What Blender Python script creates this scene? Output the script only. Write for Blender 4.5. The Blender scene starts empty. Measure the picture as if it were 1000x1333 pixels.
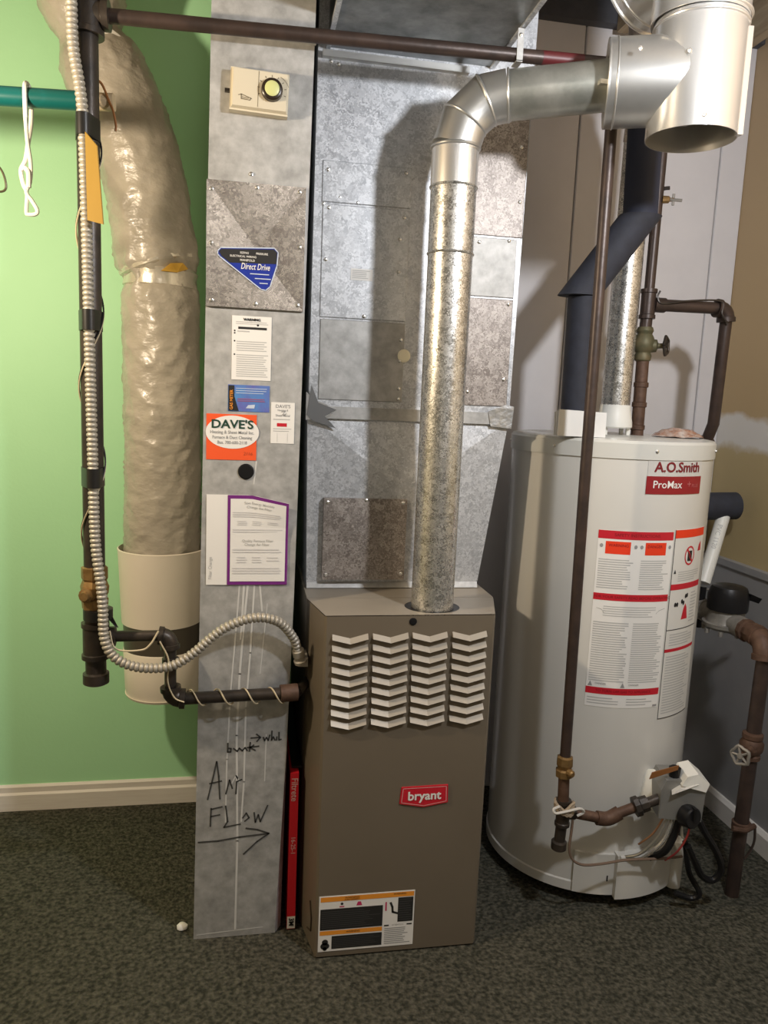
import bpy, math, random
from mathutils import Vector, Matrix, noise

random.seed(7)
S = 0.835                      # layout units -> metres
scene = bpy.context.scene
COL = scene.collection

# ------------------------------------------------------------------ camera
CAM_H = 1.5745
yaw, pitch, roll = 0.182, 0.1487, 0.0418
cy_, sy_, cp_, sp_ = math.cos(yaw), math.sin(yaw), math.cos(pitch), math.sin(pitch)
fwd = Vector((sy_*cp_, cy_*cp_, -sp_))
r0 = Vector((cy_, -sy_, 0)); u0 = r0.cross(fwd)
right = r0*math.cos(roll) + u0*math.sin(roll)
up = -r0*math.sin(roll) + u0*math.cos(roll)
cd = bpy.data.cameras.new('camera')
cd.sensor_fit = 'HORIZONTAL'; cd.sensor_width = 36; cd.lens = 36.0
cd.clip_start = 0.02
cam = bpy.data.objects.new('camera', cd); COL.objects.link(cam)
m = Matrix((right, up, -fwd)).transposed().to_4x4()
m.translation = Vector((0, 0, CAM_H*S))
cam.matrix_world = m
scene.camera = cam

# ------------------------------------------------------------------ light
scene.view_settings.view_transform = 'Standard'
scene.view_settings.look = 'None'
scene.view_settings.gamma = 1
scene.view_settings.use_curve_mapping = False
scene.view_settings.exposure = 0.35

world = bpy.data.worlds.new('world'); scene.world = world
world.use_nodes = True
world.node_tree.nodes['Background'].inputs[0].default_value = (0.5, 0.5, 0.5, 1)
world.node_tree.nodes['Background'].inputs[1].default_value = 0.02

def lamp(name, loc, watts, color, radius):
    l = bpy.data.lights.new(name, 'POINT'); l.energy = watts; l.color = color; l.shadow_soft_size = radius*S
    o = bpy.data.objects.new(name, l); COL.objects.link(o); o.location = Vector(loc)*S
    return o
lamp('bulb_cool', (1.08, 0.80, 2.36), 44, (0.96, 0.97, 1.0), 0.05)
lamp('bulb_warm', (-1.0, 1.50, 2.08), 38, (1.0, 0.81, 0.58), 0.04)
lamp('room_fill', (0.2, -0.7, 2.60), 3, (1.0, 0.93, 0.84), 0.12)  # weak fill added behind the camera, no known bulb there

# ------------------------------------------------------------------ materials
MATS = {}
def mat(name, c, rough=.5, metal=0, c2=None, scale=8, bump=0, bscale=None, kind='noise', detail=4, emit=0, alpha=1, spec=.5, lo=.35, hi=.65, rough2=None, coat=0, stretch=None):
    m = bpy.data.materials.new(name); m.use_nodes = True
    nt = m.node_tree; b = nt.nodes['Principled BSDF']
    b.inputs['Base Color'].default_value = (*c, 1)
    b.inputs['Roughness'].default_value = rough
    b.inputs['Metallic'].default_value = metal
    b.inputs['Specular IOR Level'].default_value = spec
    b.inputs['Coat Weight'].default_value = coat
    b.inputs['Coat Roughness'].default_value = .15
    if alpha < 1: b.inputs['Alpha'].default_value = alpha
    tc = nt.nodes.new('ShaderNodeTexCoord')
    vec = tc.outputs['Object']
    if stretch:
        mp = nt.nodes.new('ShaderNodeMapping'); mp.inputs['Scale'].default_value = stretch
        nt.links.new(vec, mp.inputs[0]); vec = mp.outputs[0]
    if c2 is not None:
        if kind == 'voronoi':
            t = nt.nodes.new('ShaderNodeTexVoronoi'); t.inputs['Scale'].default_value = scale
            nn = nt.nodes.new('ShaderNodeTexNoise'); nn.inputs['Scale'].default_value = scale*1.3
            nn.inputs['Detail'].default_value = 3
            ad = nt.nodes.new('ShaderNodeMixRGB'); ad.blend_type = 'ADD'; ad.inputs[0].default_value = .05
            nt.links.new(vec, ad.inputs[1]); nt.links.new(nn.outputs['Color'], ad.inputs[2])
            nt.links.new(vec, nn.inputs[0]); nt.links.new(ad.outputs[0], t.inputs[0])
            sep = nt.nodes.new('ShaderNodeSeparateColor'); nt.links.new(t.outputs['Color'], sep.inputs[0])
            fac = sep.outputs[0]
        else:
            t = nt.nodes.new('ShaderNodeTexNoise'); t.inputs['Scale'].default_value = scale
            t.inputs['Detail'].default_value = detail; t.inputs['Roughness'].default_value = .6
            nt.links.new(vec, t.inputs[0]); fac = t.outputs['Fac']
        rp = nt.nodes.new('ShaderNodeValToRGB')
        rp.color_ramp.elements[0].position = lo; rp.color_ramp.elements[1].position = hi
        rp.color_ramp.elements[0].color = (*c, 1); rp.color_ramp.elements[1].color = (*c2, 1)
        nt.links.new(fac, rp.inputs[0]); nt.links.new(rp.outputs[0], b.inputs['Base Color'])
        if rough2 is not None:
            mr = nt.nodes.new('ShaderNodeMapRange'); mr.inputs[3].default_value = rough; mr.inputs[4].default_value = rough2
            nt.links.new(fac, mr.inputs[0]); nt.links.new(mr.outputs[0], b.inputs['Roughness'])
    if bump:
        n2 = nt.nodes.new('ShaderNodeTexNoise'); n2.inputs['Scale'].default_value = bscale or scale
        n2.inputs['Detail'].default_value = 4
        nt.links.new(vec, n2.inputs[0])
        bp = nt.nodes.new('ShaderNodeBump'); bp.inputs['Strength'].default_value = bump; bp.inputs['Distance'].default_value = .01
        nt.links.new(n2.outputs['Fac'], bp.inputs['Height']); nt.links.new(bp.outputs[0], b.inputs['Normal'])
    MATS[name] = m
    return m

def srgb(r, g, b):
    f = lambda v: (v/255/12.92) if v/255 <= .04045 else ((v/255+.055)/1.055)**2.4
    return (f(r), f(g), f(b))

GREEN = mat('green_paint', (.45, .84, .49), .55, c2=(.47, .86, .51), scale=3, bump=.05, bscale=90)
PANELW = mat('white_panelling', (.70, .68, .69), .45, c2=(.66, .64, .65), scale=6, bump=.03, bscale=40)
CEIL = mat('ceiling_boards', (.30, .27, .23), .8, c2=(.22, .19, .16), scale=5)
JOIST = mat('joist_wood', (.45, .36, .24), .7, c2=(.33, .25, .16), scale=9, stretch=(6, .6, 6))
DARKWOOD = mat('dark_beam', (.09, .09, .10), .7, c2=(.05, .05, .06), scale=9)
BASEW = mat('white_trim', (.80, .77, .72), .4, c2=(.74, .70, .65), scale=30, stretch=(.3, .3, 4))
GREYB = mat('grey_wall_board', (.34, .33, .33), .45, c2=(.28, .28, .28), scale=4, bump=.05, bscale=20)
PLAINW = mat('plain_wall_paint', (.36, .34, .31), .7, c2=(.33, .31, .29), scale=4)
GALV = mat('galvanised_sheet', (.40, .42, .45), .34, .42, c2=(.68, .70, .73), scale=100, kind='voronoi', lo=.0, hi=1., rough2=.48, bump=.04, bscale=30)
GALVD = mat('galvanised_duct', (.33, .33, .32), .55, .35, c2=(.53, .53, .52), scale=34, detail=6, lo=.3, hi=.7, bump=.05, bscale=30)
GALVP = mat('galvanised_pipe', (.38, .38, .36), .24, .85, c2=(.80, .79, .76), scale=120, kind='voronoi', lo=.1, hi=.9, rough2=.36, bump=.05, bscale=50)
GALVDK = mat('spangled_sheet', (.19, .165, .15), .45, .40, c2=(.46, .42, .39), scale=110, kind='voronoi', lo=.1, hi=1., rough2=.5)
ALUM = mat('bright_aluminium', (.90, .89, .87), .27, .80, c2=(.84, .83, .81), scale=5, bump=.02, bscale=12)
ALUMB = mat('satin_aluminium', (.62, .62, .60), .33, .85, c2=(.55, .55, .54), scale=9)
SCREW = mat('zinc_screw', (.70, .70, .68), .25, .9)
IRON = mat('black_iron', (.030, .026, .023), .38, .35, c2=(.055, .043, .034), scale=25, bump=.08, bscale=60)
RUST = mat('rusty_iron', (.075, .040, .026), .6, .3, c2=(.13, .075, .05), scale=30, bump=.12, bscale=70)
BROWNP = mat('brown_pipe', (.042, .030, .026), .40, .3, c2=(.068, .045, .037), scale=20, bump=.06, bscale=60)
REDP = mat('red_pipe_mark', (.10, .014, .016), .45)
BRASS = mat('old_brass', (.20, .12, .045), .45, .6, c2=(.32, .20, .08), scale=30, bump=.1, bscale=60)
OLDGREEN = mat('verdigris_bronze', (.10, .10, .055), .55, .4, c2=(.16, .13, .07), scale=30, bump=.1, bscale=60)
BLACKT = mat('black_tape', (.010, .010, .010), .35)
BLACK = mat('black_plastic', (.010, .010, .011), .38, spec=.25)
FOAM = mat('black_foam', (.022, .024, .034), .75, c2=(.030, .033, .048), scale=30, bump=.05, bscale=90)
FLEX = mat('flex_conduit_steel', (.44, .41, .35), .5, .45)
VINYL = mat('grey_vinyl_jacket', (.35, .32, .27), .34, c2=(.43, .395, .335), scale=7, bump=.4, bscale=34, coat=.2, stretch=(1, 1, 1.6))
VINYLS = mat('silver_tape', (.66, .62, .54), .24, .55, bump=.3, bscale=20)
YELLOWF = mat('yellow_fibre', (.62, .36, .05), .8)
BUCKET = mat('white_pail_plastic', (.78, .72, .63), .45, c2=(.75, .69, .60), scale=6)
BAND = mat('dark_pail_band', (.075, .065, .050), .35)
TEAL = mat('teal_rod_paint', (.006, .105, .10), .3)
TAN = mat('tan_rod_end', (.45, .35, .22), .5)
WHITEP = mat('white_plastic', (.80, .80, .75), .4)
YTAG = mat('yellow_tag_card', (.34, .20, .025), .6)
CREAM = mat('cream_plastic', (.62, .56, .43), .45)
LIME = mat('pale_lime_dial', (.60, .62, .27), .4)
INK = mat('black_ink', (.012, .012, .012), .6)
INKG = mat('grey_print', (.30, .30, .30), .6)
INKL = mat('light_grey_print', (.48, .48, .47), .6)
PAPER = mat('white_paper', (.80, .79, .76), .6)
PAPERG = mat('grey_label_stock', (.58, .57, .54), .5)
ORANGE = mat('orange_label', (.85, .10, .02), .55)
ORANGEY = mat('amber_band', (.80, .30, .03), .55)
BLUEC = mat('blue_card', (.07, .28, .60), .4, c2=(.13, .12, .42), scale=14)
BLUEST = mat('deep_blue_sticker', (.010, .03, .30), .35)
PURPLE = mat('purple_border', (.17, .02, .20), .5)
RED = mat('red_print', (.55, .015, .03), .4)
REDF = mat('red_filter_card', (.60, .012, .025), .45)
REDO = mat('red_orange_print', (.80, .045, .01), .5)
MAROON = mat('maroon_print', (.20, .012, .02), .4)
PALETEXT = mat('pale_print', (.55, .62, .75), .5)
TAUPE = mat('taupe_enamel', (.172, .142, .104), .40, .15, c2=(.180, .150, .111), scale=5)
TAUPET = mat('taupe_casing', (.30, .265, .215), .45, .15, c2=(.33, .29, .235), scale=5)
LOUV = mat('louvre_lit_enamel', (.40, .365, .31), .36, .2)  # paler than the door: light on the slanted faces put into the colour
TANKW = mat('tank_enamel', (.66, .65, .61), .22, c2=(.64, .63, .59), scale=3, coat=.3)
TANKL = mat('tank_lid', (.62, .62, .58), .30)
GUNM = mat('control_grey', (.25, .25, .24), .4, .4)
CASTG = mat('meter_casting', (.23, .22, .20), .5, .4, c2=(.33, .31, .28), scale=30, bump=.1, bscale=50)
COPPER = mat('copper_tube', (.55, .30, .17), .3, .8)
STAIN = mat('dried_drip_stain', (.60, .60, .58), .7)
TAPEF = mat('foil_tape', (.60, .62, .64), .28, .8, bump=.4, bscale=30)
BROWNTAG = mat('brown_tag', (.22, .085, .02), .6)
PLUG = mat('cream_plug', (.95, .90, .70), .5)
REDWIRE = mat('red_wire', (.40, .05, .05), .5)
CREAMW = mat('cream_wire', (.55, .47, .32), .5)
POLYB = mat('clear_crumpled_wrap', (.55, .47, .42), .15, 0, c2=(.35, .16, .09), scale=40, bump=.6, bscale=50)

def carpet_mat():
    m = bpy.data.materials.new('carpet'); m.use_nodes = True; nt = m.node_tree; b = nt.nodes['Principled BSDF']
    b.inputs['Roughness'].default_value = .95; b.inputs['Specular IOR Level'].default_value = .15
    tc = nt.nodes.new('ShaderNodeTexCoord')
    v = nt.nodes.new('ShaderNodeTexVoronoi'); v.inputs['Scale'].default_value = 125
    n = nt.nodes.new('ShaderNodeTexNoise'); n.inputs['Scale'].default_value = 95; n.inputs['Detail'].default_value = 5
    big = nt.nodes.new('ShaderNodeTexNoise'); big.inputs['Scale'].default_value = 4; big.inputs['Detail'].default_value = 3
    for q in (v, n, big): nt.links.new(tc.outputs['Object'], q.inputs[0])
    r = nt.nodes.new('ShaderNodeValToRGB')
    r.color_ramp.elements[0].position = .36; r.color_ramp.elements[1].position = .68
    r.color_ramp.elements[0].color = (.034, .035, .026, 1); r.color_ramp.elements[1].color = (.120, .114, .088, 1)
    nt.links.new(n.outputs['Fac'], r.inputs[0])
    mx = nt.nodes.new('ShaderNodeMixRGB'); mx.blend_type = 'MULTIPLY'; mx.inputs[0].default_value = .5
    r2 = nt.nodes.new('ShaderNodeValToRGB'); r2.color_ramp.elements[0].color = (.75, .75, .75, 1); r2.color_ramp.elements[0].position = .3; r2.color_ramp.elements[1].position = .7
    nt.links.new(big.outputs['Fac'], r2.inputs[0]); nt.links.new(r.outputs[0], mx.inputs[1]); nt.links.new(r2.outputs[0], mx.inputs[2])
    nt.links.new(mx.outputs[0], b.inputs['Base Color'])
    bp = nt.nodes.new('ShaderNodeBump'); bp.inputs['Strength'].default_value = .8; bp.inputs['Distance'].default_value = .006
    ad = nt.nodes.new('ShaderNodeMath'); ad.operation = 'SUBTRACT'
    nt.links.new(n.outputs['Fac'], ad.inputs[0]); nt.links.new(v.outputs['Distance'], ad.inputs[1])
    nt.links.new(ad.outputs[0], bp.inputs['Height']); nt.links.new(bp.outputs[0], b.inputs['Normal'])
    return m
CARPET = carpet_mat()

def tan_wall_mat():
    m = bpy.data.materials.new('tan_wall'); m.use_nodes = True; nt = m.node_tree; b = nt.nodes['Principled BSDF']
    b.inputs['Roughness'].default_value = .7
    tc = nt.nodes.new('ShaderNodeTexCoord'); sep = nt.nodes.new('ShaderNodeSeparateXYZ')
    nt.links.new(tc.outputs['Object'], sep.inputs[0])
    n = nt.nodes.new('ShaderNodeTexNoise'); n.inputs['Scale'].default_value = 7; n.inputs['Detail'].default_value = 5
    nt.links.new(tc.outputs['Object'], n.inputs[0])
    ad = nt.nodes.new('ShaderNodeMath'); ad.operation = 'MULTIPLY_ADD'; ad.inputs[1].default_value = .10
    nt.links.new(n.outputs['Fac'], ad.inputs[0]); nt.links.new(sep.outputs[2], ad.inputs[2])
    r = nt.nodes.new('ShaderNodeValToRGB'); e = r.color_ramp.elements
    e[0].position = 0; e[0].color = (.50, .39, .20, 1); e[1].position = 1; e[1].color = (.50, .37, .24, 1)
    # filler patch between two heights (object z in metres / 3)
    for pos, c in ((.410, (.50, .39, .20, 1)), (.418, (.74, .71, .66, 1)), (.446, (.74, .71, .66, 1)), (.452, (.50, .36, .19, 1))):
        k = e.new(pos); k.color = c
    dv = nt.nodes.new('ShaderNodeMath'); dv.operation = 'DIVIDE'; dv.inputs[1].default_value = 3.0
    nt.links.new(ad.outputs[0], dv.inputs[0]); nt.links.new(dv.outputs[0], r.inputs[0]); nt.links.new(r.outputs[0], b.inputs['Base Color'])
    return m
TANWALL = tan_wall_mat()

# ------------------------------------------------------------------ mesh helpers
def V(p): return Vector(p)
ORG = {}
SPLIT = {'drip_stain', 'handwriting', 'red_band', 'orange_band', 'orange_box', 'black_print', 'red_print'}
STUFF = {'fine_print', 'pale_fine_print'}

class MB:
    def __init__(self): self.v = []; self.f = []
    def add(self, vs, fs):
        o = len(self.v); self.v += [V(p) for p in vs]; self.f += [tuple(i+o for i in q) for q in fs]; return self
    def box(self, a, b):
        x0, y0, z0 = a; x1, y1, z1 = b
        return self.add([(x0,y0,z0),(x1,y0,z0),(x1,y1,z0),(x0,y1,z0),(x0,y0,z1),(x1,y0,z1),(x1,y1,z1),(x0,y1,z1)],
            [(0,3,2,1),(4,5,6,7),(0,1,5,4),(1,2,6,5),(2,3,7,6),(3,0,4,7)])
    def bevel_box(self, a, b, c=.004):
        # chamfered on the front (-Y) rim
        x0, y0, z0 = a; x1, y1, z1 = b
        vs = [(x0,y1,z0),(x1,y1,z0),(x1,y1,z1),(x0,y1,z1),(x0,y0+c,z0),(x1,y0+c,z0),(x1,y0+c,z1),(x0,y0+c,z1),
              (x0+c,y0,z0+c),(x1-c,y0,z0+c),(x1-c,y0,z1-c),(x0+c,y0,z1-c)]
        fs = [(3,2,1,0),(0,1,5,4),(1,2,6,5),(2,3,7,6),(3,0,4,7),(4,5,9,8),(5,6,10,9),(6,7,11,10),(7,4,8,11),(8,9,10,11)]
        return self.add(vs, fs)
    def prism(self, pts, vec):
        n = len(pts); vec = V(vec)
        vs = [V(p) for p in pts] + [V(p)+vec for p in pts]
        fs = [tuple(range(n-1, -1, -1)), tuple(range(n, 2*n))] + [(i, (i+1) % n, n+(i+1) % n, n+i) for i in range(n)]
        return self.add(vs, fs)
    def tube(self, path, r, n=16, cap=True, closed=False, rf=None):
        path = [V(p) for p in path]; N = len(path)
        rr = r if callable(r) else (lambda i: r)
        seg = [(path[i+1]-path[i]).normalized() for i in range(N-1)]
        t = seg[0]; a = Vector((0, 0, 1)) if abs(t.z) < .9 else Vector((1, 0, 0))
        nx = t.cross(a).normalized(); by = t.cross(nx)
        vs = []
        for i in range(N):
            tin = seg[max(i-1, 0)]; tout = seg[min(i, N-2)]
            if i > 0:
                q = (seg[max(i-2, 0)]).rotation_difference(tin) if i > 1 else None
                if q: nx = q @ nx; by = q @ by
            mm = (tin+tout).normalized()
            for k in range(n):
                th = 2*math.pi*k/n
                R = rr(i) if rf is None else rf(i, th)
                o = (nx*math.cos(th)+by*math.sin(th))*R
                d = tin.dot(mm)
                al = -(o.dot(mm))/d if d > .2 else 0
                vs.append(path[i]+o+tin*al)
        fs = []
        for i in range(N-1):
            for k in range(n):
                fs.append((i*n+k, i*n+(k+1) % n, (i+1)*n+(k+1) % n, (i+1)*n+k))
        if cap: fs += [tuple(range(n-1, -1, -1)), tuple((N-1)*n+k for k in range(n))]
        return self.add(vs, [tuple(reversed(q)) for q in fs])
    def cyl(self, p0, p1, r, r1=None, n=24, cap=True):
        r1 = r if r1 is None else r1
        return self.tube([p0, p1], lambda i: (r, r1)[i], n, cap)
    def lathe(self, o, ax, prof, n=24, cap=True):
        # prof: (distance along axis, radius)
        o = V(o); ax = V(ax).normalized(); a = Vector((0, 0, 1)) if abs(ax.z) < .9 else Vector((1, 0, 0))
        nx = ax.cross(a).normalized(); by = ax.cross(nx); vs = []
        for d, r in prof:
            for k in range(n):
                th = 2*math.pi*k/n; vs.append(o+ax*d+(nx*math.cos(th)+by*math.sin(th))*r)
        fs = []
        for i in range(len(prof)-1):
            for k in range(n): fs.append((i*n+(k+1) % n, i*n+k, (i+1)*n+k, (i+1)*n+(k+1) % n))
        if cap: fs += [tuple(range(n)), tuple((len(prof)-1)*n+k for k in range(n-1, -1, -1))]
        return self.add(vs, fs)
    def slab(self, mp, u0, v0, u1, v1, d0, d1, nu=1):
        vs = []; fs = []
        for i in range(nu+1):
            u = u0+(u1-u0)*i/nu
            vs += [mp(u, v0, d1), mp(u, v1, d1), mp(u, v0, d0), mp(u, v1, d0)]
        for i in range(nu):
            a = i*4; b = a+4
            fs += [(a, b, b+1, a+1), (a+2, b+2, b, a), (a+1, b+1, b+3, a+3)]
        fs += [(0, 1, 3, 2), (nu*4+1, nu*4, nu*4+2, nu*4+3)]
        return self.add(vs, fs)
    def flat(self, mp, u0, v0, u1, v1, d, nu=1):
        vs = []; fs = []
        for i in range(nu+1):
            u = u0+(u1-u0)*i/nu; vs += [mp(u, v0, d), mp(u, v1, d)]
        for i in range(nu): fs.append((2*i, 2*i+2, 2*i+3, 2*i+1))
        return self.add(vs, fs)
    def poly(self, mp, pts, d):
        return self.add([mp(u, v, d) for u, v in pts], [tuple(range(len(pts)))])
    def ribbon(self, mp, pts, w, d):
        pts = [Vector((p[0], p[1])) for p in pts]
        for a, b in zip(pts[:-1], pts[1:]):
            t = (b-a); L = t.length
            if L < 1e-6: continue
            t /= L; nrm = Vector((-t.y, t.x))*w/2; a2 = a-t*w*.3; b2 = b+t*w*.3
            q = [a2-nrm, b2-nrm, b2+nrm, a2+nrm]
            self.add([mp(p.x, p.y, d) for p in q], [(0, 1, 2, 3)])
        return self
    def disc(self, mp, u, v, r, d, n=20, ru=None):
        ru = ru or r
        return self.poly(mp, [(u+ru*math.cos(2*math.pi*k/n), v+r*math.sin(2*math.pi*k/n)) for k in range(n)], d)
    def build(self, name, material, parent=None, ang=35, origin=None):
        if parent is not None: org = ORG[parent.name]
        elif origin is not None: org = V(origin)*S
        else:
            xs = [p.x for p in self.v]; ys = [p.y for p in self.v]; zs = [p.z for p in self.v]
            org = Vector(((min(xs)+max(xs))/2, (min(ys)+max(ys))/2, min(zs)))*S
        if name in SPLIT:
            return self.build_islands(name, material, parent, ang)
        me = bpy.data.meshes.new(name)
        me.from_pydata([tuple(p*S-org) for p in self.v], [], self.f); me.update()
        me.materials.append(material)
        if ang:
            me.polygons.foreach_set('use_smooth', [True]*len(me.polygons))
            me.set_sharp_from_angle(angle=math.radians(ang))
        o = bpy.data.objects.new(name, me); COL.objects.link(o)
        if parent is not None: o.parent = parent
        else: o.location = org
        ORG[o.name] = org
        if name in STUFF: o['kind'] = 'stuff'
        return o
    def build_islands(self, name, material, parent, ang):
        p = list(range(len(self.v)))
        def find(i):
            while p[i] != i: p[i] = p[p[i]]; i = p[i]
            return i
        for q in self.f:
            for k in q[1:]: p[find(k)] = find(q[0])
        groups = {}
        for q in self.f: groups.setdefault(find(q[0]), []).append(q)
        SPLIT.discard(name); last = None
        for fs in groups.values():
            ids = sorted({i for q in fs for i in q}); mp = {i: k for k, i in enumerate(ids)}
            last = MB().add([self.v[i] for i in ids], [tuple(mp[i] for i in q) for q in fs]).build(name, material, parent, ang)
        SPLIT.add(name)
        return last

def thing(name, label, cat, loc, group=None):
    o = bpy.data.objects.new(name, None); COL.objects.link(o); o.location = V(loc)*S
    o.empty_display_size = .05
    ORG[o.name] = V(loc)*S
    return tag(o, label, cat, group)
def tag(o, label, cat, group=None):
    o['label'] = label; o['category'] = cat
    if group: o['group'] = group
    return o
def struct(o, label=None):
    o['kind'] = 'structure'
    if label: o['label'] = label
    return o
def lab(o, label): o['label'] = label; return o

def spline(pts, k=8):
    pts = [V(p) for p in pts]; out = []
    P = [pts[0]*2-pts[1]]+pts+[pts[-1]*2-pts[-2]]
    for i in range(1, len(P)-2):
        for j in range(k):
            t = j/k
            a, b, c, d = P[i-1], P[i], P[i+1], P[i+2]
            out.append(.5*((2*b)+(c-a)*t+(2*a-5*b+4*c-d)*t*t+(3*b-a-3*c+d)*t**3))
    out.append(pts[-1]); return out
def resample(path, step):
    out = [path[0]]; acc = 0
    for a, b in zip(path[:-1], path[1:]):
        L = (b-a).length; t = 0
        while acc+L-t >= step:
            t += step-acc; acc = 0; out.append(a+(b-a)*(t/L))
        acc += L-t
    return out

def text_geo(s, size, bold=0, shear=0, align='LEFT', xs=1):
    cu = bpy.data.curves.new('t', 'FONT'); cu.body = s; cu.size = size; cu.resolution_u = 3
    cu.offset = bold*size; cu.shear = shear; cu.align_x = align; cu.align_y = 'CENTER'
    o = bpy.data.objects.new('t', cu); COL.objects.link(o)
    me = o.to_mesh()
    vs = [(v.co.x*xs, v.co.y) for v in me.vertices]; fs = [tuple(p.vertices) for p in me.polygons]
    o.to_mesh_clear(); bpy.data.objects.remove(o); bpy.data.curves.remove(cu)
    return vs, fs
def put_text(mb, mp, s, u, v, size, d, bold=0, shear=0, align='LEFT', rot=0, xs=1, ku=1.0):
    vs, fs = text_geo(s, size, min(bold, .008), shear, align, xs)
    c, s_ = math.cos(rot), math.sin(rot); zoff = [0]*len(vs)
    if bold >= .015:
        base_vs = list(vs); base_fs = list(fs); vs = []; fs = []; zoff = []
        for ox, oy, oz in ((-1, 0, 0), (1, 0, .0003), (0, .7, .0006), (0, -.7, .0009)):
            o_ = len(vs); zoff += [oz]*len(base_vs); vs += [(x+ox*bold*size, y+oy*bold*size) for x, y in base_vs]; fs += [tuple(i+o_ for i in f_) for f_ in base_fs]
    return mb.add([mp(u+(x*c-y*s_)*ku, v+x*s_+y*c, d+zo) for (x, y), zo in zip(vs, zoff)], fs)
def fine_print(mb, mp, u0, v0, u1, v1, n, d, fill=.55, rag=.25, nu=1):
    h = (v1-v0)/n
    for i in range(n):
        e = u1-(u1-u0)*random.random()*rag
        mb.flat(mp, u0, v0+h*i+h*(1-fill)/2, e, v0+h*i+h*(1+fill)/2, d, nu)
    return mb

def front(y): return lambda u, v, d: (u, y-d, v)

def share(mesh_obj, offset, parent):
    o = bpy.data.objects.new(mesh_obj.name.split('.')[0], mesh_obj.data); COL.objects.link(o)
    o.parent = parent; o.location = V(offset)*S
    return o

# screws: dome + rim, pointing -Y, built once at the layout origin
def screw_mesh():
    mb = MB().lathe((0, 0, 0), (0, -1, 0), [(0, .0055), (.0012, .0055), (.0018, .0038), (.0045, .0034), (.005, .001)], 8)
    me = bpy.data.meshes.new('screw'); me.from_pydata([tuple(p*S) for p in mb.v], [], mb.f); me.materials.append(SCREW)
    return me
SCREW_ME = screw_mesh()
def screws(parent, pts):
    for p in pts:
        o = bpy.data.objects.new('screw', SCREW_ME); COL.objects.link(o); o.parent = parent
        o.location = V(p)*S-ORG[parent.name]

# ================================================================== SETTING
BY = 2.855      # back wall
RX = 1.885      # right wall
struct(MB().box((-2.4, -1.6, -.06), (RX, BY, 0)).build('floor', CARPET, ang=0), 'dark grey green looped carpet')
struct(MB().box((-2.4, -1.6, 3.05), (RX, BY, 3.11)).build('ceiling', CEIL, ang=0), 'dim unfinished basement ceiling')
for i in range(9):
    x = -2.1+i*.487
    j = MB().box((x-.02, -1.6, 2.90), (x+.02, BY-.06, 3.05)).build('joist', JOIST, bpy.data.objects['ceiling'], ang=0)
MB().box((-2.4, BY-.055, 2.93), (RX-.002, BY, 3.05)).build('beam', DARKWOOD, bpy.data.objects['ceiling'], ang=0)
wb = struct(MB().box((-2.4, BY, 0), (RX+.06, BY+.08, 3.05)).build('wall_back', GREEN, ang=0), 'bright green painted wall turning to white panelling behind the plenum')
for x0, x1 in ((.215, .612), (.618, 1.192), (1.198, 1.772), (1.778, RX-.001)):
    MB().bevel_box((x0, BY-.012, .0), (x1, BY, 3.05), .003).build('panel', PANELW, wb, ang=0)
MB().box((.2, BY-.004, 0), (RX-.001, BY-.001, 3.05)).build('panel_backing', mat('panel_groove', (.34, .33, .33), .7), wb, ang=0)
wr = struct(MB().box((RX, -1.6, 0), (RX+.08, BY, 3.05)).build('wall_right', TANWALL, ang=0, origin=(RX+.04, .6, 0)), 'tan plaster wall with a pale filler patch and grey lower boards')
for y0, y1 in ((-1.6, .05), (.056, 1.2), (1.206, 2.38), (2.386, BY-.014)):
    MB().box((RX-.022, y0, .0), (RX, y1, .985)).build('panel', GREYB, wr, ang=0)
MB().box((RX-.030, -1.6, .975), (RX, BY-.014, 1.0)).build('ledge', GREYB, wr, ang=0)
struct(MB().box((-2.48, -1.6, 0), (-2.4, BY, 3.05)).build('wall_left', mat('cream_wall_paint', (.60, .52, .36), .7), ang=0))
struct(MB().box((-2.4, -1.68, 0), (RX, -1.6, 3.05)).build('wall_front', PLAINW, ang=0))
def baseboard(name, pts_prof, a, b):
    pass
bl = MB().prism([(-2.4, BY, 0), (-2.4, BY-.016, 0), (-2.4, BY-.016, .062), (-2.4, BY-.010, .07), (-2.4, BY-.010, .09), (-2.4, BY-.004, .098), (-2.4, BY, .098)], (2.53, 0, 0))
struct(bl.build('baseboard_back', BASEW, ang=0), 'white moulded baseboard under the green wall')
br = MB().prism([(RX-.022, -1.6, 0), (RX-.040, -1.6, 0), (RX-.040, -1.6, .07), (RX-.030, -1.6, .085), (RX-.022, -1.6, .085)], (0, BY-.016+1.6, 0))
struct(br.build('baseboard_right', BASEW, ang=0), 'white baseboard along the grey lower wall')

# ================================================================== RETURN DUCT (left tall duct)
DF = 2.07
def lean(z): return .0125*(z-1.2)
duct = thing('return_duct', 'tall galvanized return duct covered with stickers, left of the furnace', 'duct', (.01, 2.4, 0))
mb = MB()
zs = (0, .55, 1.0, 3.05); rx = (.118, .139, .1415, .1415)
vs = []
for z, rxx in zip(zs, rx):
    l = -.112+lean(z); r_ = (rxx if z < .9 else .1405+lean(z)) + 0
    if z < .9: r_ = rxx-.012
    vs += [(l, DF, z), (r_, DF, z), (.139+lean(z), DF+.03, z), (.139+lean(z), 2.75, z), (l, 2.75, z)]
fs = []
for i in range(3):
    for k in range(5): fs.append((i*5+k, i*5+(k+1) % 5, (i+1)*5+(k+1) % 5, (i+1)*5+k))
fs += [(4, 3, 2, 1, 0), (15, 16, 17, 18, 19)]
mb.add(vs, fs); mb.build('body', GALVD, duct, ang=0)
# folded top seam
MB().box((-.112+lean(2.44)-.003, DF-.006, 2.432), (.1405+lean(2.44)+.003, DF, 2.446)).build('seam', GALVD, duct, ang=0)
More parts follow.
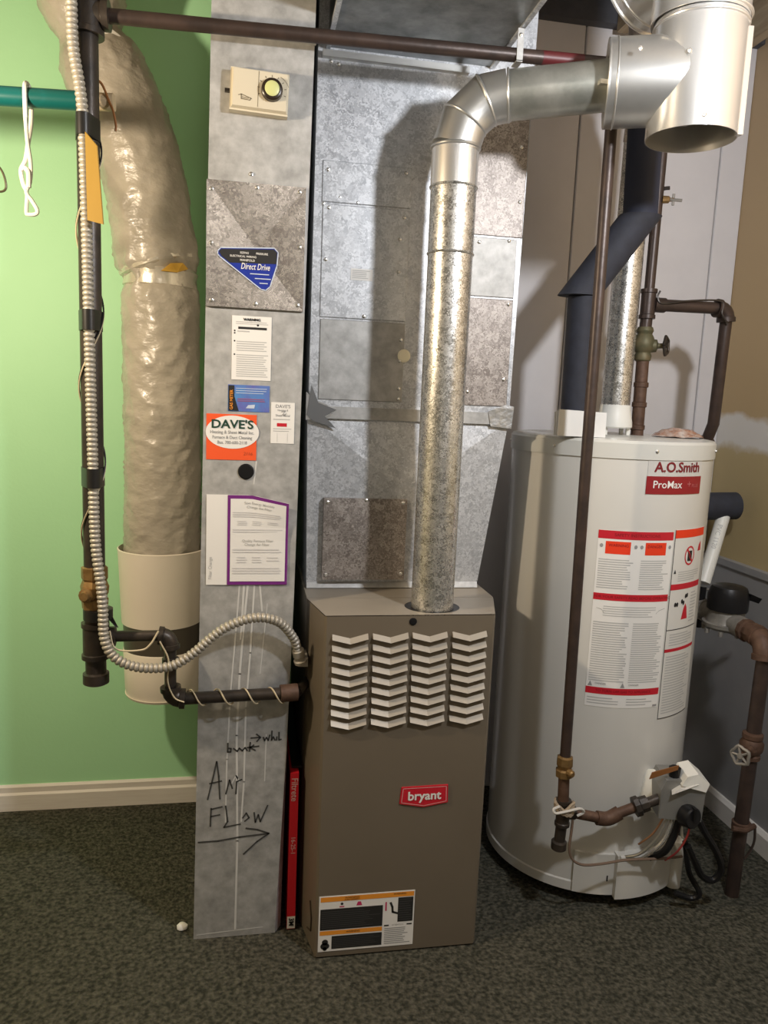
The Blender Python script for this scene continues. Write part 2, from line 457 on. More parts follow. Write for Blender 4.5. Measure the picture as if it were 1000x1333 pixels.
# cross-broken access panel
x0, x1, z0, z1, cx, cz = -.104, .143, 1.785, 2.092, .020, 1.935
mb = MB(); yb, yf, yc = DF-.0005, DF-.009, DF-.0015
c = [(x0, z0), (x1, z0), (x1, z1), (x0, z1)]
mb.add([(x, yf, z) for x, z in c]+[(cx, yc, cz)]+[(x, yb, z) for x, z in c],
       [(0, 1, 4), (1, 2, 4), (2, 3, 4), (3, 0, 4), (5, 6, 1, 0), (6, 7, 2, 1), (7, 8, 3, 2), (8, 5, 0, 3)])
mb.build('access_panel', mat('access_panel_sheet', (.34, .31, .29), .27, .85, c2=(.66, .62, .58), scale=100, kind='voronoi', lo=0, hi=1), duct, ang=0)
screws(duct, [(x, DF-.008, z) for x, z in ((-.092, 2.07), (.02, 2.082), (.127, 2.08), (-.092, 1.94), (.130, 1.945), (-.09, 1.80), (.02, 1.797), (.128, 1.80))])
screws(duct, [(.005, DF, 2.115)])
fd = front(DF)
# "Direct Drive" sticker
pts = [(-.075, 1.922), (-.068, 1.930), (.066, 1.938), (.076, 1.928), (.0735, 1.895), (.057, 1.842), (.046, 1.832), (.034, 1.834), (-.070, 1.908), (-.0755, 1.914)]
pm = front(DF-.0072)
pts = list(reversed(pts))
st = MB().prism([pm(u, v, 0) for u, v in pts], (0, -.0015, 0)).build('sticker', BLUEST, duct, ang=0); lab(st, 'blue and black rounded triangle sticker reading Direct Drive')
rim = [(u*.0+u, v) for u, v in pts]
MB().poly(pm, [(-.072, 1.921), (-.066, 1.910), (-.045, 1.895), (.0715, 1.899), (.073, 1.927), (.065, 1.9345), (-.066, 1.927)], .0020).build('black_top', INK, st, ang=0)
MB().ribbon(pm, pts+[pts[0]], .0025, .0030).build('border', PALETEXT, st, ang=0)
t = MB(); put_text(t, pm, 'Direct Drive', -.018, 1.888, .0215, .0032, .01, .25, xs=.66); put_text(t, pm, 'MANIFOLD', -.02, 1.903, .0075, .0032, .01)
put_text(t, pm, 'SIZING', -.02, 1.921, .007, .0032, .01); put_text(t, pm, 'PRESSURE', .02, 1.921, .007, .0032, .01)
put_text(t, pm, 'ELECTRICAL WIRING', -.045, 1.912, .007, .0032, .01)
t.build('lettering', PAPER, st, ang=0)
t = MB(); fine_print(t, pm, .006, 1.869, .058, 1.873, 1, .0032); fine_print(t, pm, .018, 1.858, .060, 1.862, 1, .0032); fine_print(t, pm, .03, 1.847, .055, 1.851, 1, .0032)
t.build('fine_print', PALETEXT, st, ang=0)

def paper(name, label, x0, z0, x1, z1, base, parent=duct, y=DF, t=.0015):
    o = MB().slab(front(y), x0, z0, x1, z1, 0.0002, t).build(name, base, parent, ang=0)
    return lab(o, label)
# white warning sticker
st = paper('sticker', 'white printed warning sheet with a black bar', -.038, 1.603, .063, 1.766, PAPER)
t = MB(); put_text(t, fd, 'WARNING', .013, 1.757, .009, .002, .02, align='CENTER'); t.build('lettering', INK, st, ang=0)
MB().flat(fd, -.022, 1.7325, .051, 1.7385, .002).build('print_bar', INK, st, ang=0)
MB().disc(fd, .028, 1.744, .003, .002, 8).build('print_mark', INK, st, ang=0)
for v in (1.728, 1.722, 1.702, 1.668): MB().disc(fd, -.031, v, .0022, .002, 8).build('bullet', INK, st, ang=0)
t = MB(); fine_print(t, fd, -.028, 1.744, .055, 1.753, 2, .002, .4, .1); fine_print(t, fd, -.024, 1.724, .01, 1.730, 1, .002, .5)
fine_print(t, fd, -.026, 1.676, .052, 1.704, 5, .002, .4, .2); fine_print(t, fd, -.026, 1.610, .056, 1.670, 11, .002, .4, .15)
t.build('fine_print', INKL, st, ang=0)
# blue card
st = paper('sticker', 'glossy blue business card with orange vertical lettering', -.046, 1.521, .061, 1.590, BLUEC)
t = MB().flat(fd, -.045, 1.522, -.030, 1.588, .002); t.poly(fd, [(-.030, 1.522), (-.018, 1.522), (-.030, 1.560)], .002); t.build('dark_edge', INK, st, ang=0)
t = MB(); put_text(t, fd, 'GAS METER', -.037, 1.525, .0105, .0026, .02, rot=math.pi/2, xs=.95); t.build('lettering', ORANGEY, st, ang=0)
t = MB(); fine_print(t, fd, -.026, 1.566, .056, 1.584, 3, .0022, .25, .15); t.poly(fd, [(.0, 1.530), (.022, 1.530), (.024, 1.540), (.006, 1.538)], .0022); t.build('fine_print', PALETEXT, st, ang=0)
t = MB(); fine_print(t, fd, -.022, 1.546, .05, 1.556, 2, .0022, .5, .1); t.build('red_print', mat('muted_red_print', (.28, .10, .22), .5), st, ang=0)
# orange DAVE'S sticker
st = paper('sticker', "orange square sticker with a white oval reading DAVE'S", -.1005, 1.393, .029, 1.513, ORANGE)
o = MB().disc(fd, -.0335, 1.466, .0435, .0022, 40, .069).build('oval', PAPER, st, ang=0)
t = MB(); put_text(t, fd, "DAVE'S", -.034, 1.486, .031, .0028, .018, align='CENTER', xs=1.12); t.build('lettering', mat('dark_green_ink', (.008, .05, .03), .6), st, ang=0)
t = MB(); put_text(t, fd, 'Heating & Sheet Metal Inc.', -.034, 1.4655, .0118, .0028, .012, align='CENTER', xs=.90)
put_text(t, fd, 'Furnace & Duct Cleaning', -.034, 1.452, .0118, .0028, .012, align='CENTER', xs=.86)
put_text(t, fd, 'Bus. 780-600-2118', -.034, 1.4385, .0118, .0028, .012, align='CENTER', xs=.86)
t.build('fine_lettering', INKG, st, ang=0)
t = MB(); put_text(t, fd, '2116', -.005, 1.410, .012, .0022, 0, .2); t.build('scribble', mat('faded_pencil', (.45, .07, .02), .6), st, ang=0)
# small service label
st = paper('sticker', "small white service label headed DAVE'S", .066, 1.440, .128, 1.5485, PAPER)
for txt, v, sz in (("DAVE'S", 1.538, .0125), ('Heating &', 1.528, .007), ('Sheet Metal', 1.514, .008)):
    t = MB(); put_text(t, fd, txt, .097, v, sz, .002, .01, align='CENTER'); t.build('lettering', INKG, st, ang=0)
MB().ribbon(fd, [(.093, 1.524), (.103, 1.526), (.096, 1.516), (.107, 1.519)], .0015, .003).build('scribble', INKG, st, ang=0)
t = MB().flat(fd, .082, 1.485, .108, 1.494, .002); t.build('red_mark', RED, st, ang=0)
t = MB(); fine_print(t, fd, .072, 1.470, .122, 1.482, 2, .002, .3, .2); fine_print(t, fd, .072, 1.50, .122, 1.508, 1, .002, .3, .2); t.flat(fd, .083, 1.443, .0836, 1.468, .002); t.flat(fd, .110, 1.443, .1106, 1.468, .002); t.build('fine_print', INKL, st, ang=0)
# black hole plug
MB().lathe((.003, DF, 1.363), (0, -1, 0), [(0, .021), (.003, .021), (.004, .018)], 24).build('hole_plug', BLACK, duct, ang=0)
# purple bordered paper: curled sheet
sheet = MB(); n = 10
def curl(u, v, d):
    k = max(0, (u-.02)/.10); w = max(0, (v-1.2)/.1)
    return (u, DF-.002-d-.016*k*w - .0008*math.sin((u+.1)*28)**2, v-.020*k*w)
for i in range(n):
    a = -.099+.217*i/n; b = -.099+.217*(i+1)/n
    for j in range(6):
        va = 1.054+.246*j/6; vb = 1.054+.246*(j+1)/6
        sheet.add([curl(a, va, 0), curl(b, va, 0), curl(b, vb, 0), curl(a, vb, 0), curl(a, va, .0006), curl(b, va, .0006), curl(b, vb, .0006), curl(a, vb, .0006)], [(3, 2, 1, 0), (4, 5, 6, 7)])
st = lab(sheet.build('paper_notice', PAPER, duct, ang=60), 'white notice sheet with a purple border, curling at its top corner')
def grid(mb, mp, u0, v0, u1, v1, d, nu, nv):
    for j in range(nv):
        mb.flat(mp, u0, v0+(v1-v0)*j/nv, u1, v0+(v1-v0)*(j+1)/nv, d, nu)
    return mb
grid(MB(), curl, -.0435, 1.0545, .1178, 1.2995, .0020, 10, 6).build('border', PURPLE, st, ang=60)
grid(MB(), curl, -.036, 1.064, .111, 1.290, .0030, 10, 6).build('inner_sheet', PAPER, st, ang=60)
for txt, u, v, sz, d_, rt in (('Save Energy Monthly', .04, 1.279, .010, .0040, 0), ('Change the Filter', .04, 1.268, .010, .0040, 0), ('Quality Furnace Filter', .037, 1.176, .010, .0040, 0), ('Change Air Filter', .035, 1.166, .010, .0040, 0), ('Filter Change', -.088, 1.100, .012, .0012, 1)):
    t = MB(); put_text(t, curl, txt, u, v, sz, d_, .005, align='CENTER', rot=rt*math.pi/2, xs=.95); t.build('lettering', INKL, st, ang=0)
t = MB()
for a, b, n_ in ((1.240, 1.256, 3), (1.198, 1.210, 2), (1.142, 1.156, 2), (1.084, 1.104, 3)): fine_print(t, curl, -.03, a, .103, b, n_, .0040, .5, .1, 6)
for a, b in ((1.218, 1.232), (1.114, 1.134)):
    fine_print(t, curl, -.018, a, .010, b, 3, .0040, .45, .2, 2); fine_print(t, curl, .022, a, .048, b, 3, .0040, .45, .2, 2); fine_print(t, curl, .062, a+.004, .095, b, 2, .0040, .4, .2, 2)
t.build('fine_print', mat('faint_print', (.66, .65, .64), .6), st, ang=0)
# drip streaks
t = MB()
for pts, w in (([(.012, 1.05), (.004, .95), (-.006, .80), (-.012, .62), (-.006, .30), (-.009, .02)], .006), ([(-.01, 1.05), (-.018, .92), (-.03, .75), (-.038, .55), (-.04, .36)], .004),
               ([(.03, 1.05), (.022, .86), (.012, .70), (.010, .48), (.004, .36)], .005), ([(.045, 1.05), (.052, .98)], .005), ([(.002, 1.05), (-.004, .90)], .006), ([(.066, 1.0), (.05, .8)], .0025), ([(.07, .62), (.068, .48)], .003),
               ([(-.025, .475), (-.012, .50), (-.002, .48)], .004), ([(.03, 1.39), (.024, 1.33)], .004), ([(-.118, .013), (-.02, .018), (.07, .022)], .003)):
    t.ribbon(fd, pts, w, .0006)
lab(t.build('drip_stain', STAIN, duct, ang=0), 'pale dried drip streaks')
# marker handwriting
t = MB(); W = .0045
MARK = mat('marker_ink', (.055, .055, .052), .6)
def strokes(lst, w=W):
    for s_ in lst: t.ribbon(fd, s_, w, .0012)
strokes([[(-.090, .432), (-.075, .50), (-.066, .545), (-.060, .50), (-.056, .432)], [(-.085, .480), (-.052, .486)], [(-.040, .446), (-.030, .488), (-.022, .462)], [(-.012, .445), (-.010, .482), (.004, .488)]], .0042)
strokes([[(-.080, .405), (-.082, .350)], [(-.080, .402), (-.050, .408)], [(-.081, .380), (-.056, .384)], [(-.040, .410), (-.034, .362), (-.044, .345), (.002, .352)], [(.008, .37), (.018, .385), (.026, .37), (.014, .36)], [(.040, .385), (.044, .355), (.052, .378), (.058, .356), (.078, .405)]], .0042)
strokes([[(-.115, .303), (-.06, .304), (.0, .312), (.083, .318)], [(.018, .338), (.05, .332), (.083, .318), (.05, .295), (.012, .258)]], .0048)
strokes([[(.028, .611), (.052, .612)], [(.043, .622), (.054, .612), (.044, .600)], [(.062, .612), (.066, .602), (.071, .611), (.076, .602), (.080, .618)], [(.086, .63), (.085, .602), (.090, .612), (.095, .602)], [(.100, .612), (.099, .602)], [(.106, .625), (.106, .602), (.112, .604)]], .0042)
strokes([[(-.036, .598), (-.036, .572), (-.028, .572), (-.027, .582), (-.034, .583)], [(-.020, .582), (-.010, .573), (-.004, .582), (.004, .574), (.012, .583), (.018, .574)], [(.026, .598), (.024, .572)], [(.036, .590), (.026, .582), (.040, .574)], [(.018, .583), (.05, .586)]], .0045)
lab(t.build('handwriting', MARK, duct, ang=0), 'black marker handwriting and an arrow')

# control box (humidistat / thermostat) on the duct
th = thing('thermostat', 'cream wall control with a dark ringed lime dial, mounted high on the duct', 'thermostat', (.022, DF-.02, 2.25))
def tm(u, v, d):  # slightly rotated box
    a = -.03; return (.022+u*math.cos(a)-v*math.sin(a), DF-.034-d, 2.303+u*math.sin(a)+v*math.cos(a))
MB().slab(lambda u, v, d: tm(u, v, d), -.071, -.050, .071, .048, -.033, -.010).build('base', CREAM, th, ang=0)
mb = MB(); vs = [tm(-.068, -.046, -.010), tm(.069, -.046, -.010), tm(.069, .046, -.010), tm(-.068, .046, -.010), tm(-.064, -.042, .0), tm(.066, -.042, 0), tm(.066, .043, 0), tm(-.064, .043, 0)]
mb.add(vs, [(4, 5, 6, 7), (0, 1, 5, 4), (1, 2, 6, 5), (2, 3, 7, 6), (3, 0, 4, 7)]).build('cover', CREAM, th, ang=0)
t = MB().flat(tm, -.0035, -.040, -.0025, .042, .0006)
for k in range(9):
    a = math.radians(200-k*27); t.ribbon(tm, [(.030+.031*math.cos(a), .002+.031*math.sin(a)), (.030+.035*math.cos(a), .002+.035*math.sin(a))], .0016, .0006)
t.ribbon(tm, [(.036+.036*math.cos(math.radians(q)), .002+.036*math.sin(math.radians(q))) for q in range(20, 80, 12)], .001, .0006)
t.ribbon(tm, [(-.05, -.018), (-.043, -.016), (-.043, -.026), (-.022, -.027), (-.020, -.022)], .0018, .0006); t.ribbon(tm, [(-.044, -.015), (-.018, -.023)], .0016, .0006); put_text(t, tm, 'Eaton', -.041, -.0225, .007, .0006, .0)
t.build('markings', mat('faded_brown_ink', (.16, .13, .08), .6), th, ang=0)
c0 = V(tm(.030, .002, 0)); MB().lathe(c0, (0, -1, 0), [(0, .0265), (.012, .0255), (.015, .022), (.0155, .018)], 28).build('dial_ring', mat('dark_brown_dial', (.025, .016, .010), .3), th, ang=40)
MB().lathe(c0, (0, -1, 0), [(.010, .0182), (.0165, .0178), (.0185, .014), (.0190, .004)], 28).build('dial', LIME, th, ang=40)
# little lead nub
MB().box((-.062, DF-.012, 2.30), (-.049, DF, 2.307)).build('lever', IRON, th, ang=0)

MB().box((.146, 2.10, .500), (.176, 2.70, .506)).build('gap_shade_cover', BLACK, duct, ang=0)  # sheet over the filter top, black to paint in the dark gap
# filter beside the duct
fl = MB().box((.1415, 2.075, .004), (.1655, 2.70, .496)).build('furnace_filter', REDF, ang=0)
tag(fl, 'red edged air filter standing upright between return duct and furnace', 'filter')
fm = front(2.075)
t = MB(); put_text(t, fm, 'Filtrete', .1535, .482, .026, .0008, .012, rot=-math.pi/2, xs=.95); t.build('lettering', mat('pale_rose_print', (.70, .45, .45), .5), fl, ang=0); t = MB(); put_text(t, fm, '16-25-1', .1535, .30, .018, .0008, .008, rot=-math.pi/2)
t.build('lettering', mat('pale_pink_print', (.70, .45, .45), .5), fl, ang=0)
MB().flat(fm, .1418, .006, .1652, .045, .0006).build('end_tab', PAPER, fl, ang=0)
t = MB(); put_text(t, fm, '3M', .1535, .040, .020, .0010, .03, rot=-math.pi/2); t.build('brand_mark', INK, fl, ang=0)

# ================================================================== FURNACE
fu = thing('furnace', 'taupe steel furnace with chevron louvres and a red badge', 'furnace', (.455, 2.35, 0))
MB().box((.179, 2.125, .012), (.731, 2.75, 1.0)).build('casing', TAUPET, fu, ang=0)
DY = 1.947
mb = MB(); zt, zb = .998, .006
ring = lambda z: [(.179, 2.124, z), (.212, DY+.006, z), (.218, DY, z), (.676, DY, z), (.682, DY+.006, z), (.731, 2.124, z)]
vs = ring(zb)+ring(zt)
fs = [(i, (i+1) % 6, 6+(i+1) % 6, 6+i) for i in range(6)]+[(5, 4, 3, 2, 1, 0)]
# door top is a pale folded tray with a hole for the flue
mb.add(vs, fs); door = mb.build('door', TAUPE, fu, ang=0)
FX, FY = .5215, 2.03
top = MB(); N = 28
hole = [(FX+.078*math.cos(2*math.pi*k/N), FY+.068*math.sin(2*math.pi*k/N)) for k in range(N)]
out = []
R6 = [(.179, 2.124), (.214, DY+.002), (.680, DY+.002), (.731, 2.124)]
def ray_poly(a):
    d = Vector((math.cos(a), math.sin(a))); best = 9
    for i in range(4):
        p, q = Vector(R6[i]), Vector(R6[(i+1) % 4]); e = q-p; den = d.x*e.y-d.y*e.x
        if abs(den) < 1e-9: continue
        w = p-Vector((FX, FY)); tt = (w.x*e.y-w.y*e.x)/den; ss = (w.x*d.y-w.y*d.x)/den
        if tt > 0 and -1e-6 <= ss <= 1+1e-6: best = min(best, tt)
    return (FX+d.x*best, FY+d.y*best)
angs = sorted([2*math.pi*k/N for k in range(N)]+[math.atan2(y-FY, x-FX) % (2*math.pi) for x, y in R6])
vs = []; fs = []
for a in angs:
    vs += [(FX+.078*math.cos(a), FY+.068*math.sin(a), .9995), (*ray_poly(a), .9995)]
n = len(angs)
for i in range(n): j = (i+1) % n; fs.append((2*i, 2*i+1, 2*j+1, 2*j))
top.add(vs, fs); top.build('door_top', TAUPET, fu, ang=0)
MB().add([(FX+.078*math.cos(2*math.pi*k/N), FY+.068*math.sin(2*math.pi*k/N), z) for z in (.9990, .9985) for k in range(N)], [tuple(range(N))]).build('flue_opening', BLACK, fu, ang=0)
dm = front(DY)
# louvres
def louver_mesh():
    hw, dip, h, dep = .048, .012, .0135, .0130
    xs = (-hw, 0, hw); off = (0, -dip, .001)
    mb = MB(); vs = []
    for x, o in zip(xs, off):
        vs += [(x, 0, o+h), (x, -dep, o+.001), (x, 0, o-.002)]
    fs = []
    for i in range(2):
        a, b = i*3, i*3+3
        fs += [(a+1, b+1, b, a), (a+2, b+2, b+1, a+1)]
    fs += [(0, 2, 1), (6, 7, 8)]
    me = bpy.data.meshes.new('louver'); me.from_pydata([tuple(V(p)*S) for p in vs], [], fs); me.materials.append(LOUV); return me
LM = louver_mesh()
SL = bpy.data.meshes.new('slot')
for ci, ux in enumerate((.281, .390, .498, .609)):
    for ri in range(9):
        z = .936-ri*.0298 + .001*ci
        o = bpy.data.objects.new('louver', LM); COL.objects.link(o); o.parent = door
        o.location = Vector((ux+.0004*ri, DY, z))*S-ORG[fu.name]
MB().lathe((.450, DY+.001, .982), (0, -1, 0), [(0, .0105), (.003, .0105), (.004, .007)], 18).build('latch_hole', BLACK, fu, ang=0)
# badge
pts = [(.436, .459), (.505, .446), (.5745, .457), (.5725, .509), (.440, .507)]
bd = MB().prism([dm(u, v, 0) for u, v in pts], (0, -.004, 0)).build('badge', RED, fu, ang=0); lab(bd, 'red five sided badge reading bryant')
ins = [(.441, .4625), (.505, .4505), (.569, .461), (.5675, .505), (.4445, .5035)]
MB().ribbon(dm, ins+[ins[0]], .0018, .0046).build('border', mat('pink_line', (.75, .35, .35), .5), bd, ang=0)
t = MB(); put_text(t, dm, 'bryant', .5055, .480, .036, .0048, .022, align='CENTER', xs=1.02); t.build('lettering', PAPER, bd, ang=0)
# warning label low on the door
lb = MB().slab(dm, .221, .022, .494, .192, .0002, .0012).build('warning_label', PAPER, fu, ang=0); lab(lb, 'white rating label with orange and black bands')
LU = lambda a: .221+.273*a; LV = lambda b: .022+.170*b
t = MB(); t.flat(dm, LU(.015), LV(.90), LU(.99), LV(.985), .0018); t.flat(dm, LU(.015), LV(.30), LU(.665), LV(.375), .0018); t.build('orange_band', ORANGEY, lb, ang=0)
t = MB(); t.flat(dm, LU(.015), LV(.39), LU(.665), LV(.77), .0018); t.flat(dm, LU(.14), LV(.04), LU(.665), LV(.275), .0018); t.flat(dm, LU(.825), LV(.44), LU(.985), LV(.885), .0018)
t.flat(dm, LU(.685), LV(.375), LU(.735), LV(.40), .0018); t.flat(dm, LU(.925), LV(.375), LU(.98), LV(.40), .0018)
t.ribbon(dm, [(LU(.745), LV(.80)), (LU(.765), LV(.72)), (LU(.77), LV(.63)), (LU(.82), LV(.60))], .006, .0018)
t.disc(dm, LU(.072), LV(.17), .009, .0018, 10); t.disc(dm, LU(.072), LV(.10), .011, .0018, 10, .013); t.disc(dm, LU(.072), LV(.05), .006, .0018, 8)
t.disc(dm, LU(.235), LV(.85), .004, .0018, 8); t.build('black_print', mat('soft_black_print', (.022, .022, .022), .5), lb, ang=0)
t = MB(); put_text(t, dm, 'WARNING', LU(.34), LV(.955), .0085, .0022, .01, align='CENTER'); put_text(t, dm, 'AVERTISSEMENT', LU(.34), LV(.918), .006, .0022, .01, align='CENTER')
put_text(t, dm, 'WARNING', LU(.84), LV(.955), .0075, .0022, .01, align='CENTER'); put_text(t, dm, 'WARNING', LU(.36), LV(.338), .008, .0022, .01, align='CENTER')
t.build('lettering', mat('brown_ink', (.12, .04, .01), .6), lb, ang=0)
t = MB(); t.poly(dm, [(LU(.385), LV(.80)), (LU(.445), LV(.80)), (LU(.43), LV(.87)), (LU(.40), LV(.87))], .0018); t.flat(dm, LU(.21), LV(.79), LU(.26), LV(.81), .0018); t.flat(dm, LU(.69), LV(.66), LU(.705), LV(.82), .0018); t.build('red_print', mat('magenta_print', (.55, .03, .12), .5), lb, ang=0)
t = MB(); fine_print(t, dm, LU(.69), LV(.04), LU(.97), LV(.35), 9, .0018, .4, .35); put_text(t, dm, 'ATTENTION', LU(.83), LV(.388), .006, .0018, .0, align='CENTER'); t.build('fine_print', INKG, lb, ang=0)
t = MB(); fine_print(t, dm, LU(.03), LV(.42), LU(.65), LV(.74), 9, .0023, .25, .3); fine_print(t, dm, LU(.15), LV(.06), LU(.65), LV(.25), 6, .0023, .25, .3); fine_print(t, dm, LU(.835), LV(.46), LU(.975), LV(.87), 10, .0023, .25, .3); t.build('pale_fine_print', mat('dim_print', (.07, .07, .07), .5), lb, ang=0)
# scuff on the door side
mbs = MB(); mbs.tube([(.2005, 2.0, .145), (.2035, 1.985, .10), (.203, 1.987, .06), (.1965, 2.022, .045)], .0022, 6); mbs.build('scuff_mark', mat('dark_scuff', (.05, .035, .02), .6), fu, ang=0)

# ================================================================== PLENUM + TRUNK
PF = 2.245
pl = thing('plenum', 'galvanized supply plenum rising from the top of the furnace', 'plenum', (.46, 2.5, 1.0))
mb = MB()
L = [(.186, .715, 1.0), (.176, .785, 1.52)]
# lower transition, front cross-broken
a = [(.186, PF, 1.0), (.715, PF, 1.0), (.786, PF, 1.515), (.176, PF, 1.515)]
b = [(x, 2.75, z) for x, y, z in a]; ctr = (.47, PF-.02, 1.30)
mb.add(a+b+[ctr], [(0, 1, 8), (1, 2, 8), (2, 3, 8), (3, 0, 8), (1, 5, 6, 2), (5, 4, 7, 6), (4, 0, 3, 7), (0, 4, 5, 1), (2, 6, 7, 3)])
mb.build('transition', GALV, pl, ang=0)
MB().add([(.186, PF, 1.004), (.715, PF, 1.004), (.715, PF-.012, 1.002), (.186, PF-.012, 1.002), (.186, PF, 1.018), (.715, PF, 1.018), (.715, PF-.003, 1.018), (.186, PF-.003, 1.018)], [(0, 1, 2, 3), (3, 2, 6, 7), (4, 7, 6, 5), (1, 5, 6, 2), (0, 3, 7, 4)]).build('base_flange', GALVD, pl, ang=0)
up_ = MB(); a = [(.178, PF, 1.515), (.786, PF, 1.515), (.800, PF, 3.05), (.180, PF, 3.05)]; b = [(x, 2.75, z) for x, y, z in a]
up_.add(a+b, [(0, 1, 2, 3), (1, 5, 6, 2), (5, 4, 7, 6), (4, 0, 3, 7), (0, 4, 5, 1), (2, 6, 7, 3)]); up_.build('riser', GALV, pl, ang=0)
MB().box((.172, PF-.012, 1.506), (.79, PF, 1.541)).build('seam_collar', GALVD, pl, ang=0)
# foil tape at the collar corners
for pts in ([(.170, 1.50), (.230, 1.505), (.250, 1.523), (.232, 1.545), (.19, 1.56), (.170, 1.58)], [(.725, 1.50), (.79, 1.495), (.795, 1.56), (.77, 1.566), (.715, 1.545)]):
    MB().prism([(u, PF-.013, v) for u, v in pts], (0, -.003, 0)).build('foil_tape', TAPEF, pl, ang=0)
MB().prism([(.184, PF-.014, 1.60), (.205, PF-.014, 1.55), (.258, PF-.014, 1.532), (.225, PF-.014, 1.512), (.258, PF-.014, 1.478), (.19, PF-.014, 1.498), (.172, PF-.014, 1.515)], (0, -.004, 0)).build('torn_tape', mat('grey_duct_tape', (.18, .185, .19), .4, .4), pl, ang=0)
# patch sheets; the last one is browned to paint in the flue's shade
for i, (x0, z0, x1, z1, mm) in enumerate(((.200, 2.105, .452, 2.215, GALV), (.203, 1.792, .452, 2.100, GALV), (.205, 1.56, .452, 1.787, GALVD), (.60, 1.878, .775, 2.045, GALVD), (.60, 1.56, .775, 1.873, GALVDK), (.60, 2.05, .79, 2.40, GALVDK))):
    MB().bevel_box((x0, PF-.004, z0), (x1, PF, z1), .002).build('sheet_panel', mm, pl, ang=0)
# brown spangled access plate, lower left, cross broken
x0, x1, z0, z1 = .229, .478, 1.03, 1.275
ym = PF-.010
mb = MB(); c = [(x0, z0), (x1, z0), (x1, z1), (x0, z1)]
mb.add([(x, ym-.014, z) for x, z in c]+[((x0+x1)/2, ym-.020, (z0+z1)/2)]+[(x, PF, z) for x, z in c], [(0, 1, 4), (1, 2, 4), (2, 3, 4), (3, 0, 4), (5, 6, 1, 0), (6, 7, 2, 1), (7, 8, 3, 2), (8, 5, 0, 3)])
mb.build('access_plate', GALVDK, pl, ang=0)
screws(pl, [(x, ym-.014, z) for x, z in ((.24, 1.262), (.465, 1.264), (.24, 1.045), (.468, 1.048), (.354, 1.27))])
screws(pl, [(x, PF-.004, z) for x, z in ((.215, 2.19), (.435, 2.20), (.22, 2.09), (.435, 2.08), (.33, 1.80), (.215, 1.95), (.425, 1.93), (.425, 2.02), (.44, 1.74), (.44, 1.68), (.44, 1.60), (.44, 1.57), (.66, 2.03), (.75, 2.04), (.62, 1.86), (.76, 1.86), (.76, 1.64), (.65, 1.60), (.77, 2.30), (.775, 2.15))])
screws(pl, [(x, PF, z) for x, z in ((.215, 2.47), (.235, 2.465), (.63, 2.475), (.205, 2.10), (.25, 2.12), (.30, 2.11))])
MB().box((.19, PF-.02, 2.475), (.60, PF, 2.492)).build('top_flange', ALUMB, pl, ang=0)
lbp = MB().slab(front(PF-.004), .288, 1.899, .351, 1.931, .0002, .001).build('sticker', PAPER, pl, ang=0); lab(lbp, 'tiny white printed label')
t = MB(); fine_print(t, front(PF-.005), .292, 1.903, .347, 1.928, 5, .0006, .35, .3); t.build('fine_print', INKL, lbp, ang=0)
MB().lathe((.452, PF-.004, 1.695), (0, -1, 0), [(0, .019), (.003, .019), (.0045, .014)], 22).build('hole_plug', PLUG, pl, ang=0)

tr = thing('trunk_duct', 'dark galvanized trunk duct running overhead from the plenum', 'duct', (.44, 1.6, 2.505))
MB().box((.207, .6, 2.505), (.668, PF-.001, 2.84)).build('body', mat('trunk_galvanised', (.16, .17, .17), .42, .75, c2=(.30, .31, .31), scale=18, detail=6), tr, ang=0)
for yy in (.9,): MB().box((.203, yy, 2.5), (.672, yy+.03, 2.845)).build('drive_cleat', GALVD, tr, ang=0)
MB().box((.200, .6, 2.50), (.212, PF-.002, 2.512)).build('edge_seam', GALV, tr, ang=0)
MB().box((.663, .6, 2.50), (.675, PF-.002, 2.512)).build('edge_seam', GALV, tr, ang=0)

# ================================================================== FLUE
fl_ = thing('flue_pipe', 'galvanized flue pipe with an elbow, standing on the furnace', 'flue pipe', (FX, FY, 1.0))
FR = .059
pA, pB = V((FX, FY, .93)), V((.5205, FY, 2.212))
MB().tube([pA, V((.5215, FY, 1.95))], FR, 40).build('pipe_section', GALVP, fl_)
MB().tube([V((.5215, FY, 1.95)), V((.5210, FY, 2.115))], FR*1.012, 40).build('pipe_section', GALVP, fl_)
MB().tube([V((.5210, FY, 2.115)), pB], FR*1.028, 40).build('pipe_section', ALUM, fl_)
e1, e2, e3 = V((.540, 2.025, 2.280)), V((.588, 2.008, 2.327)), V((.640, 1.988, 2.337))
hE = V((.880, 1.900, 2.356))
MB().tube([pB, e1, e2, e3], FR*1.04, 40).build('elbow', ALUMB, fl_)
MB().tube([e3, hE], FR*1.0, 40).build('pipe_section', mat('dull_galvanised_pipe', (.40, .41, .37), .33, .8, c2=(.60, .60, .55), scale=14, detail=6, bump=.05, bscale=40), fl_)
def bead(p, ax, r, tube, name, mt, parent, n=40):
    p = V(p); ax = V(ax).normalized()
    return MB().lathe(p-ax*tube, ax, [(0, r), (tube*.5, r+tube*.8), (tube, r+tube), (tube*1.5, r+tube*.8), (tube*2, r)], n, cap=False).build(name, mt, parent)
bead(pB, (0, 0, 1), FR*1.03, .005, 'bead', ALUMB, fl_)
for (p, t1, t2) in ((e1, e1-pB, e2-e1), (e2, e2-e1, e3-e2)):
    bead(p, t1.normalized()+t2.normalized(), FR*1.055, .004, 'bead', ALUMB, fl_)
bead(e3, hE-e3, FR*1.03, .003, 'bead', ALUMB, fl_)
bead((.5210, FY, 2.115), (0, 0, 1), FR*1.015, .0035, 'bead', GALVP, fl_)
bead((.5215, FY, 1.95), (0, 0, 1), FR*1.005, .0035, 'bead', GALVP, fl_)
mbb = MB(); q = (hE-e3).normalized(); ts = e3+(hE-e3)*.80
